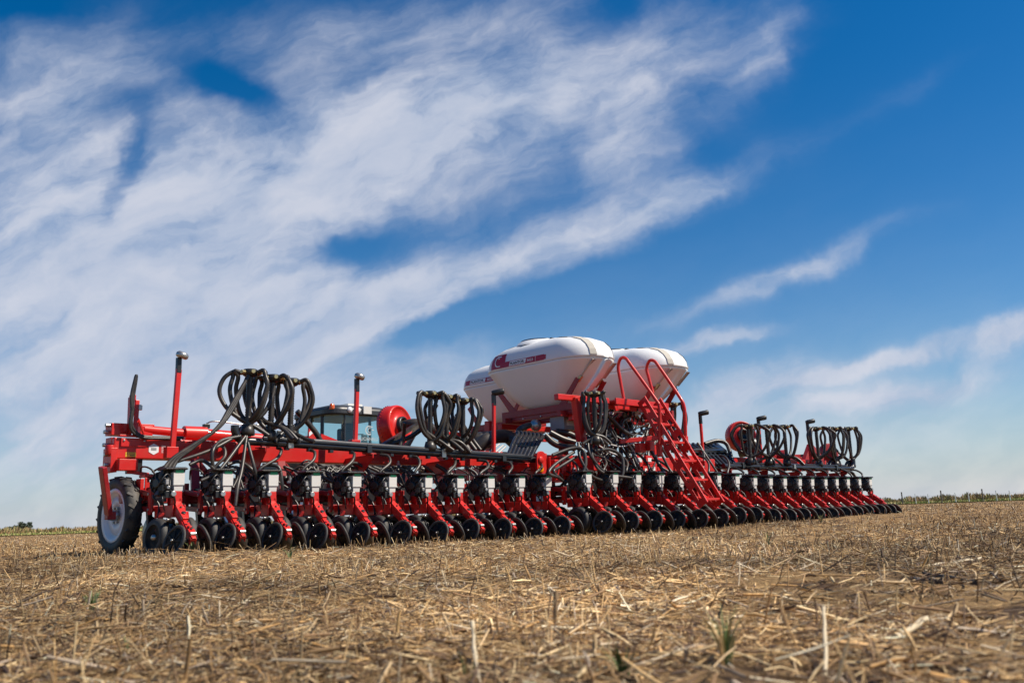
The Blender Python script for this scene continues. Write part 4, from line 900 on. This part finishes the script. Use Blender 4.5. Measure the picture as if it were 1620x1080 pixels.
# ---- fans
def fan(c, ax, r):
    M = axis_frame(c, ax); q = MB()
    q.lathe([(0, -.12), (r * .85, -.12), (r, -.10), (r * 1.02, -.02), (r, .08), (r * .96, .11), (r * .90, .115), (r * .86, .10), (r * .55, .085), (r * .45, .11), (r * .42, .12)], 44, M, 0)
    for k in range(40):
        an = 2 * math.pi * k / 40; p_ = M @ Vector((math.cos(an) * r * 1.015, math.sin(an) * r * 1.015, -.05)); q.box(p_, (.012, .02, .02), M.to_3x3(), 0)
    o = q.build("fan_housing", RED, planter)
    q = MB(); q.lathe([(r * .44, .10), (r * .42, .16), (r * .33, .18), (r * .30, .13), (0, .12)], 28, M, 0); q.build("fan_intake", BLK, o)
    return M
cF = at(625, 676, Y=10.2); Mf = fan(cF, (.30, -.93, .12), .31)
axf = (Mf.to_3x3() @ Vector((0, 0, 1)))
MB().tube(smooth_path([cF + axf * .14, cF + axf * .32 + Vector((.06, 0, -.01)), cF + axf * .42 + Vector((.30, .05, -.10)), cF + axf * .40 + Vector((.65, .05, -.28)), cF + Vector((1.0, -.2, -.42))], 6), .075, 14).build("air_duct", HOSE, planter)
q = MB(); c0 = cF + axf * .36 + Vector((.08, 0, 0)); q.bar(c0, at(600, 708, Y=9.5), .07, .05); q.bar(c0, at(640, 712, Y=9.5), .06, .05); q.build("fan_stay", HOSE, planter)
cR = at(1172, 690, Y=9.6); fan(cR, (-.55, -.8, .1), .30)
q = MB(); c0 = at(1190, 716, Y=9.3); q.lathe([(0, -.2), (.17, -.2), (.17, .2), (0, .2)], 24, axis_frame(at(1148 + 36, 708, Y=9.5), (.3, -.9, .1)), 0); q.build("fan_motor", BLK, planter)
# right wing folding gear behind the rail
b = MB()
b.bar(at(1200, 725, Y=9.5), at(1300, 722, Y=9.5), .13, .12); b.bar(at(1235, 722, Y=9.4), at(1275, 728, Y=9.4), .10, .10); b.lathe([(0, -.1), (.14, -.1), (.14, .1), (0, .1)], 16, axis_frame(at(1237, 722, Y=9.4), (.2, -1, 0)), 0)
b.bar(at(1272, 735, Y=9.3), at(1282, 706, Y=9.3), .16, .10, up=(0, 1, 0)); b.bar(at(1282, 706, Y=9.3), at(1300, 728, Y=9.3), .12, .10, up=(0, 1, 0)); b.box(at(1315, 722, Y=9.3), (.35, .2, .28)); b.lathe([(0, -.08), (.2, -.08), (.2, .08), (0, .08)], 18, axis_frame(at(1310, 715, Y=9.4), (-.4, -.9, 0)), 0)
b.box(at(1297, 735, Y=8.75), (.16, .12, .22)); b.box(at(1326, 740, Y=8.75), (.22, .10, .16))
b.build("fold_linkage", SHADE_RED, planter, bevel=.01)

# red and white marker board behind the left wing
q = MB(); pts_ = [at(489, 671, Y=12.0), at(499, 684, Y=12.0), at(514, 706, Y=12.0), at(497, 712, Y=12.0), at(488, 690, Y=12.0)]
nrm_ = Vector((0, .03, 0)); q.add(pts_ + [p + nrm_ for p in pts_], [(4, 3, 2, 1, 0), (5, 6, 7, 8, 9)] + [(i, (i + 1) % 5, 5 + (i + 1) % 5, 5 + i) for i in range(5)], 0)
st_ = [at(489, 684, Y=11.99), at(489, 690, Y=11.99), at(501, 680, Y=11.99), at(496, 676, Y=11.99)]; q.add(st_, [(0, 1, 2, 3)], 1)
q.bar(at(482, 692, Y=12.05), at(510, 694, Y=12.05), .05, .05, 0); q.bar(at(505, 690, Y=12.1), at(530, 700, Y=12.1), .10, .08, 0); q.bar(at(505, 712, Y=12.1), at(505, 730, Y=10.2), .05, .05, 0)
q.build("marker_board", [RED, DECW], planter)

# ------------------------------------------------------------------ tractor ahead of the planter
TP = Vector((11.8, 17.4, 0))
tr = empty("tractor", TP, "tractor with tinted glass cab and pale dark roof hitched ahead of the planter", "tractor")
cx_, y0, y1 = 11.95, 16.75, 18.25; hw = .82; zb, zt = 1.62, 2.62
b = MB(); b.box((cx_, 17.6, 1.05), (1.1, 2.0, .8)); b.box((cx_, 19.9, 1.30), (.95, 2.9, .85)); b.box((cx_, 20.2, .75), (.7, 3.2, .5)); b.box((cx_, 17.5, 1.53), (1.62, 1.5, .16))
for s_ in (-1, 1): b.prism([(16.7, 1.5), (16.9, 1.95), (17.6, 2.05), (18.1, 1.9), (18.3, 1.5)], .45, frame((cx_ + s_ * 1.0, 0, 0), Vector((0, 1, 0)), Vector((0, 0, 1)), Vector((1, 0, 0))))
b.build("body", TRD, tr, bevel=.05)
# pillars
for (x, y, w_) in ((-hw, y0 + .42, .07), (hw, y0 + .42, .07), (-hw + .02, y1, .07), (hw - .02, y1, .07), (-.5, y0, .035), (.5, y0, .035)):
    q = MB(); q.bar((cx_ + x, y, zb - .05), (cx_ + x * .97, y + .02, zt), w_, .07); q.build("cab_pillar", TRD, tr, bevel=.01)
q = MB(); q.bar((cx_ - hw, y0 + .02, zb - .02), (cx_ + hw, y0 + .02, zb - .02), .08, .08); q.build("cab_sill", TRD, tr, bevel=.01)
def pane(name, pts, zb_, zt_):
    q = MB(); n = len(pts); vs = [(x, y, zb_) for x, y in pts] + [(cx_ + (x - cx_) * .975, y + .02, zt_) for x, y in pts]; c = Vector((cx_, 17.5, 0))
    q.add(vs, [(i, i + 1, n + i + 1, n + i) for i in range(n - 1)], 0, True); return q.build(name, GLS, tr)
arc = lambda s_: [(cx_ + s_ * (.50 + .32 * math.sin(rad(a))), y0 + .42 - .42 * math.cos(rad(a))) for a in range(0, 91, 10)]
rw = pane("rear_window", [(cx_ - .5 + .1 * k, y0) for k in range(11)], zb, zt)
pane("quarter_window", arc(-1), zb, zt); pane("quarter_window", arc(1), zb, zt)
pane("side_window", [(cx_ - hw, y0 + .45), (cx_ - hw, y1)], zb, zt); pane("side_window", [(cx_ + hw, y0 + .45), (cx_ + hw, y1)], zb, zt); pane("windscreen", [(cx_ - .8, y1), (cx_, y1 + .12), (cx_ + .8, y1)], zb - .2, zt)
for s_ in (-1, 1):
    q = MB(); q.bar((cx_ + s_ * .82, y1, 2.35), (cx_ + s_ * 1.15, y1 + .1, 2.38), .03, .03); q.box((cx_ + s_ * 1.18, y1 + .1, 2.2), (.16, .06, .34)); q.build("mirror", TRD, tr, bevel=.01)
    q = MB(); q.bar((cx_ + s_ * .83, 17.62, zb), (cx_ + s_ * .815, 17.62, zt), .05, .05); q.bar((cx_ + s_ * .835, y0 + .46, 2.02), (cx_ + s_ * .835, y0 + .62, 2.02), .03, .03); q.build("door_frame", TRD, tr)
# film lettering on the rear glass
g = MB(); on_g = lambda pts, lift: [(cx_ + u, y0 - lift + .02 * (v - zb), v) for u, v in pts]
arc_mark(g, on_g, .17, 2.29, .095, .030, 60, 300, .012, 0, 1.0); arc_mark(g, on_g, .19, 2.29, .05, .015, 60, 300, .012, 0, 1.0); strip_mesh(g, on_g, .17, .27, 2.360, 2.383, .012, 0, 2, 1); strip_mesh(g, on_g, .24, .30, 2.29, 2.315, .012, 0, 2, 1)
put_text(g, on_g, "CRUCIANELLI", .100, -.20, 2.06, .012, 0, .001)
g.build("lettering", material("film_lettering", (.42, .47, .48), .5), rw)
# roof
q = MB(); o_ = outline(.92, .88, .35, 8); rows_ = [(.94, -.03), (1.0, .0), (1.0, .09), (.95, .16), (.75, .21), (.2, .225)]; n = len(o_); vs = []
for s_, z in rows_: vs += [(cx_ + x * s_, 17.55 + y * s_, 2.64 + z) for x, y in o_]
for i in range(len(rows_) - 1):
    fs = [(i * n + k, i * n + (k + 1) % n, (i + 1) * n + (k + 1) % n, (i + 1) * n + k) for k in range(n)]
    if i == 0: q.add(vs, fs, 0)
    else:
        for f in fs: q.f.append(list(f)); q.mi.append(0 if i < 4 else 1); q.sm.append(i >= 2)
q.f.append(list(range(n))[::-1]); q.mi.append(0); q.sm.append(False); q.f.append([5 * n + k for k in range(n)]); q.mi.append(1); q.sm.append(False)
q.box((cx_ + .05, 16.68, 2.735), (.22, .08, .17), None, 1); q.box((cx_ + .85, 16.70, 2.72), (.25, .10, .15), None, 1); q.box((cx_, 17.3, 2.89), (.4, .5, .06), None, 1)
roof = q.build("roof", [TRD, TRW], tr)
for x in (-.42, -.20, .66):
    w = MB(); w.lathe([(0, -.04), (.062, -.04), (.068, 0), (.064, .012), (0, .02)], 16, axis_frame((cx_ + x, 16.66, 2.72), (0, -1, -.1)), 0); w.build("work_light", LENS, tr)
w = MB(); w.lathe([(0, -.07), (.055, -.07), (.06, -.05), (.055, .04), (.03, .06), (0, .065)], 14, Matrix.Translation((cx_ - .80, 16.80, 2.79))); w.build("beacon", ORNG, tr)
q = MB(); q.box((cx_ - .05, 17.55, 1.78), (.5, .5, .16)); q.box((cx_ - .05, 17.32, 2.05), (.48, .14, .62)); q.box((cx_ - .05, 17.32, 2.42), (.28, .10, .16)); q.build("driver_seat", SEATM, tr, bevel=.04)
q = MB(); pts = [(cx_ - .05 + .2 * math.cos(a * .2618), 18.0 + .14 * math.sin(a * .2618), 2.03 + .14 * math.sin(a * .2618)) for a in range(25)]; q.tube(pts, .016, 8); q.bar((cx_ - .05, 18.0, 2.03), (cx_ - .05, 18.15, 1.6), .06, .06); q.build("steering_wheel", TRD, tr)
def big_wheel(c, r, w_):
    M = axis_frame(c, (-1, 0, 0)); q = MB(); q.lathe([(r * .55, -w_ * .4), (r * .75, -w_ / 2), (r * .95, -w_ * .48), (r, -w_ * .3), (r, w_ * .3), (r * .95, w_ * .48), (r * .75, w_ / 2), (r * .55, w_ * .4)], 48, M, 0)
    for k in range(36):
        an = 2 * math.pi * k / 36; s_ = 1 if k % 2 else -1
        a_ = M @ Vector((math.cos(an) * r, math.sin(an) * r, 0)); c2 = M @ Vector((math.cos(an + .16) * r * .985, math.sin(an + .16) * r * .985, s_ * w_ * .47)); q.bar(a_, c2, .06, .07, 0, up=(a_ - Vector(c)).normalized())
    o = q.build("wheel", RUB, tr, origin=c)
    q = MB(); q.lathe([(0, .10), (.15, .10), (.18, .02), (r * .45, .02), (r * .56, w_ * .41)], 32, M, 0); q.lathe([(0, -.05), (r * .5, -.05), (r * .56, -w_ * .41)], 32, M, 0); q.build("wheel_rim", RIMW, o)
for s_ in (-1, 1): big_wheel((cx_ + s_ * .98, 17.5, .95), .95, .55); big_wheel((cx_ + s_ * .92, 20.8, .70), .70, .42)

# ------------------------------------------------------------------ far side of the field: verge, weeds, fence, tree
def far_line(x0, x1, n, d0, d1):
    out = []
    for k in range(n + 1):
        px_ = x0 + (x1 - x0) * k / n; r = R @ Vector(((px_ - 810) / F_PX, (815 - .0353 * (px_ - 810) - 540) / F_PX, 1)); r.z = 0; r.normalize(); out.append(r * (d0 + (d1 - d0) * k / n))
    return out
LINE = [Vector((-30, 116, 0))] + far_line(-150, 1800, 24, 124, 118) + [Vector((118, 25, 0))]
def line_pt(t):
    t = t * (len(LINE) - 1); i = min(int(t), len(LINE) - 2); return LINE[i].lerp(LINE[i + 1], t - i)
def weed_mesh(name, n, depth, hmin, hmax, wmin, wmax, pal, lean=.3, hfun=None):
    T = RNG.random(n); D = RNG.uniform(0, depth, n); P = np.array([tuple(line_pt(t)) for t in T]); nr = P / np.linalg.norm(P, axis=1, keepdims=True); P = P + nr * D[:, None]
    h = RNG.uniform(hmin, hmax, n) * (1.0 if hfun is None else hfun(T)); w = RNG.uniform(wmin, wmax, n); ph = RNG.uniform(0, 6.28, n); le = RNG.normal(0, lean, n); z0 = RNG.uniform(0, .45, n) * h
    sd_ = np.stack([np.cos(ph), np.sin(ph), 0 * ph], -1); tp = np.stack([le * np.sin(ph), -le * np.cos(ph), np.ones(n)], -1) * (h * .55)[:, None]
    P[:, 2] = z0 - .05
    V = np.stack([P - sd_ * (w * .35)[:, None], P + sd_ * (w * .35)[:, None], P + tp * .6 + sd_ * (w * .5)[:, None], P + tp, P + tp * .6 - sd_ * (w * .5)[:, None]], 1)
    f = (np.arange(n) * 5)[:, None] + np.arange(5)[None]
    me = bpy.data.meshes.new(name); fill(me, V.reshape(-1, 3), f, 5)
    pal = np.array(pal); big = np.array([mnoise.noise(Vector((t * 60, 3.3, 0))) for t in T]); ci = np.clip(((big * .8 + .5 + RNG.normal(0, .28, n)) * len(pal)).astype(int), 0, len(pal) - 1)
    col = pal[ci] * RNG.uniform(.6, 1.3, (n, 1)); ca = me.color_attributes.new('tint', 'FLOAT_COLOR', 'POINT'); ca.data.foreach_set('color', np.concatenate([np.repeat(col, 5, 0), np.ones((n * 5, 1))], 1).astype(np.float32).ravel())
    me.materials.append(LEAF_M); o = bpy.data.objects.new(name, me); COL.objects.link(o); return o
LEAF_M = attr_material("leaf", 0.7)
hf = lambda T: np.array([.62 + .75 * abs(mnoise.noise(Vector((t * 45, 1.7, 0)))) + .45 * abs(mnoise.noise(Vector((t * 170, 8.7, 0)))) for t in T])
o = weed_mesh("tall_weeds", 60000, 9, .4, 1.15, .04, .16, [(.36, .23, .11), (.42, .28, .14), (.33, .25, .11), (.26, .26, .09), (.40, .25, .13), (.30, .24, .10)], hfun=hf)
tag(o, "brown and green weeds growing along the far edge of the field", "weeds", kind='stuff')
def verge():
    a = [p * .93 for p in LINE]; c = [p * 1.6 for p in LINE]; v = [(p.x, p.y, .03) for p in a] + [(p.x, p.y, .05) for p in c]; n = len(a)
    me = bpy.data.meshes.new("grass_verge"); me.from_pydata(v, [], [(i, i + 1, n + i + 1, n + i) for i in range(n - 1)]); me.materials.append(material("verge_grass", (.22, .23, .07), .9, var=.8, vscale=.5, base2=(.30, .25, .11), bump=.5, bscale=3)); o = bpy.data.objects.new("grass_verge", me); COL.objects.link(o); o['kind'] = 'structure'
verge()
LINE = [p * .945 for p in LINE]
o = weed_mesh("verge_grass_blades", 26000, 6.5, .12, .42, .05, .16, [(.36, .36, .11), (.40, .36, .14), (.28, .33, .09), (.44, .36, .17)]); tag(o, "short green grass on the verge before the weeds", "grass", kind='stuff')
# fence on the right, and one on the left
fe = empty("fence", at(1480, 794, Y=48), "thin pale wire fence with white posts on the verge before the weeds", "fence")
ORG[fe.name] = Vector(fe.location)
fp = []
for k, px_ in enumerate((1428, 1449, 1469, 1490, 1512, 1533, 1555, 1577, 1598, 1622)):
    r = R @ Vector(((px_ - 810) / F_PX, (815 - .0353 * (px_ - 810) - 540) / F_PX, 1)); r.z = 0; r.normalize(); p_ = r * 112; fp.append(p_)
    dark = k in (0, 3, 6); q = MB(); h_ = 1.35 if dark else random.uniform(1.0, 1.15); q.tube([(p_.x, p_.y, -.1), (p_.x + random.uniform(-.04, .04), p_.y, h_)], .075 if dark else .05, 8); po_ = q.build("post", material("weathered_post", (.16, .14, .12), .9) if dark else DECW, fe)
for z in (.45, .8): MB().tube([Vector((p_.x, p_.y, z)) for p_ in fp], .008, 5).build("wire", GALV, fe)
# distant tree on the left
def far_tree(px_, dist, h, wd, label):
    r = R @ Vector(((px_ - 810) / F_PX, (815 - .0353 * (px_ - 810) - 540) / F_PX, 1)); r.z = 0; r.normalize(); p = r * dist
    t_ = empty("tree", p, label, "tree", "trees far off on the left horizon"); q = MB()
    q.tube([p, p + Vector((.1, 0, h * .35)), p + Vector((.25, .1, h * .6))], [h * .05, h * .035, h * .02], 8)
    for k in range(5): an = k * 1.3; q.tube([p + Vector((.1, 0, h * .35)), p + Vector((math.cos(an) * wd * .3, math.sin(an) * wd * .3, h * .72))], [h * .02, h * .008], 6)
    q.build("trunk", material("bark", (.09, .07, .05), .9), t_)
    n = 2600; cl = RNG.normal(0, 1, (11, 3)) * np.array([wd * .26, wd * .26, h * .13]); ci = RNG.integers(0, 11, n)
    c = cl[ci] + RNG.normal(0, 1, (n, 3)) * np.array([wd * .10, wd * .10, h * .07]) + np.array([p.x, p.y, h * .72]); s_ = RNG.uniform(.10, .28, (n, 1)); a1 = RNG.normal(0, 1, (n, 3)); a1 /= np.linalg.norm(a1, axis=1, keepdims=True); a2 = np.cross(a1, RNG.normal(0, 1, (n, 3))); a2 /= np.linalg.norm(a2, axis=1, keepdims=True)
    V = np.stack([c - a1 * s_, c + a2 * s_ * .5, c + a1 * s_, c - a2 * s_ * .5], 1); V = V - np.array(p)
    me = bpy.data.meshes.new("crown"); fill(me, V.reshape(-1, 3), (np.arange(n) * 4)[:, None] + np.arange(4)[None], 4); me.materials.append(material("tree_leaf", (.075, .10, .075), .7, var=.8, vscale=1.2, base2=(.085, .11, .05)))
    o = bpy.data.objects.new("crown", me); COL.objects.link(o); o.parent = t_
far_tree(38, 260, 2.7, 2.6, "largest round dark tree on the left horizon beyond the weeds"); far_tree(28, 265, 2.2, 2.2, "low dark tree just left of the largest one on the horizon"); far_tree(18, 265, 1.7, 2.6, "lowest flat dark tree on the left horizon, outermost of the three")

# ------------------------------------------------------------------ plants and debris near the camera
def tuft(px_, py_, label, n, h, pal, wid=.004):
    p = at(px_, py_, Z=-.045); p.z = float(gz(p.x, p.y)); h *= 1.75; q = MB()
    for k in range(n):
        an = random.uniform(0, 6.28); l = h * random.uniform(.5, 1.05); out = random.uniform(.1, .55) * l; d = Vector((math.cos(an), math.sin(an), 0)); s_ = Vector((-d.y, d.x, 0)); b0 = p + d * random.uniform(0, .012) + Vector((0, 0, -.01)); vs = []
        w_ = wid * random.uniform(.7, 1.4)
        for i in range(5):
            t = i / 4; c = b0 + d * out * t * t + Vector((0, 0, l * (t - .25 * t * t))); ww = w_ * (1 - t * .92); vs += [c - s_ * ww + d * ww * .4, c + s_ * ww + d * ww * .4]
        q.add(vs, [(2 * i, 2 * i + 1, 2 * i + 3, 2 * i + 2) for i in range(4)], k % len(pal), True)
    o = q.build("grass_tuft", pal, None, origin=p); tag(o, label, "grass tuft"); return o
G1 = material("young_grass", (.09, .17, .035), .6, var=.5, vscale=30, base2=(.17, .22, .06)); G2 = material("pale_grass", (.22, .24, .09), .6); G3 = material("dry_grass", (.48, .34, .15), .65); G4 = material("deep_grass", (.035, .09, .03), .55)
tuft(145, 966, "small green grass tuft standing left of the planter's first rows, in the near straw", 26, .080, [G1, G1, G2], .005)
tuft(203, 1024, "blurred low green shoot at the lower left of the straw", 7, .045, [G1, G4], .003)
tuft(1150, 1042, "tall thin grass tuft with dry yellow base, right of centre in the foreground", 34, .105, [G1, G2, G3, G2], .0038)
tuft(985, 1058, "dark green flat weed with broad blades in the near foreground", 26, .06, [G4, G1, G4], .007)
tuft(740, 1066, "pale yellow green sprout leaning among straw at bottom centre", 8, .06, [G2, G3], .004)
tuft(178, 868, "green grass tuft in front of the big white rimmed wheel", 16, .13, [G1, G2], .006)
tuft(303, 884, "green shoots in front of the second row unit from the left", 14, .10, [G1, G2], .006)
tuft(458, 892, "sparse green grass in front of the fourth row unit from the left", 14, .10, [G1, G1, G2], .006)
tuft(1215, 862, "tall pale weed tuft standing in straw below the ladder's right", 16, .13, [G1, G2, G3], .006)
tuft(1262, 880, "low bright green weed right of the pale weed tuft", 14, .07, [G1, G2], .006)
tuft(1300, 832, "thin green weed near the right hand row units", 14, .13, [G1, G2, G3], .008)
def stalk(name, a, c, r, mat_, label, cat, knots=2):
    a, c = Vector(a), Vector(c); n = 9; q = MB(); pts = []; rs = []
    for i in range(n): t = i / (n - 1); pts.append(a.lerp(c, t) + Vector((random.uniform(-1, 1), random.uniform(-1, 1), random.uniform(-1, 1))) * r * .35); rs.append(r * (1 + .25 * (i % (n // knots) == 0)) * random.uniform(.85, 1.1))
    q.tube(pts, rs, 8); o = q.build(name, mat_); tag(o, label, cat); return o
PST = material("pale_stalk", (.60, .50, .33), .6, var=.6, vscale=30, base2=(.40, .30, .17)); DST = material("dark_stalk", (.055, .045, .038), .8, var=.6, vscale=25, base2=(.13, .11, .09), bump=.6, bscale=120); BST = material("brown_stalk", (.22, .14, .07), .75, var=.6, vscale=40, base2=(.40, .28, .14), bump=.5, bscale=150)
def gp(x, y, lift=0.0):
    p = at(x, y, Z=-.045); p.z = float(gz(p.x, p.y)) + lift; return p
stalk("corn_stalk", gp(1418, 1012, .01), gp(1467, 986, .03), .008, PST, "thick pale cut stalk lying slanted in the right foreground", "stalk")
stalk("corn_stalk", gp(1465, 898, .02), gp(1552, 889, .03), .006, PST, "long pale straight stalk lying in the right middle of the straw", "stalk")
stalk("stick", gp(1445, 922, .004), gp(1488, 928, .010), .015, DST, "short thick dark rotten stick lying at the right", "stick")
stalk("stick", gp(1462, 912, .006), gp(1545, 924, .006), .010, DST, "longer thin dark stick behind the rotten one at the right", "stick")
p = gp(880, 985); stalk("stalk_stub", p + Vector((0, 0, -.01)), p + Vector((.006, .004, .105)), .0065, BST, "upright dark split stalk stub standing right of the middle", "stalk stub")
p = gp(640, 905); stalk("stalk_stub", p, p + Vector((.0, .01, .08)), .012, BST, "short broad stalk stub standing left of the middle", "stalk stub")
p = gp(955, 945); stalk("stalk_stub", p, p + Vector((-.02, .01, .06)), .006, BST, "small red brown stub right of the upright dark one", "stalk stub")
stalk("corn_stalk", gp(755, 1066, .0), gp(748, 1020, .07), .0045, PST, "blurred pale straw piece leaning up at bottom centre", "stalk")
stalk("corn_stalk", gp(682, 926, .012), gp(722, 924, .014), .009, PST, "short thick pale stalk lying flat left of the middle", "stalk")
stalk("corn_stalk", gp(1306, 1062, .0), gp(1309, 1012, .075), .0042, PST, "blurred upright pale straw in the right foreground", "stalk")
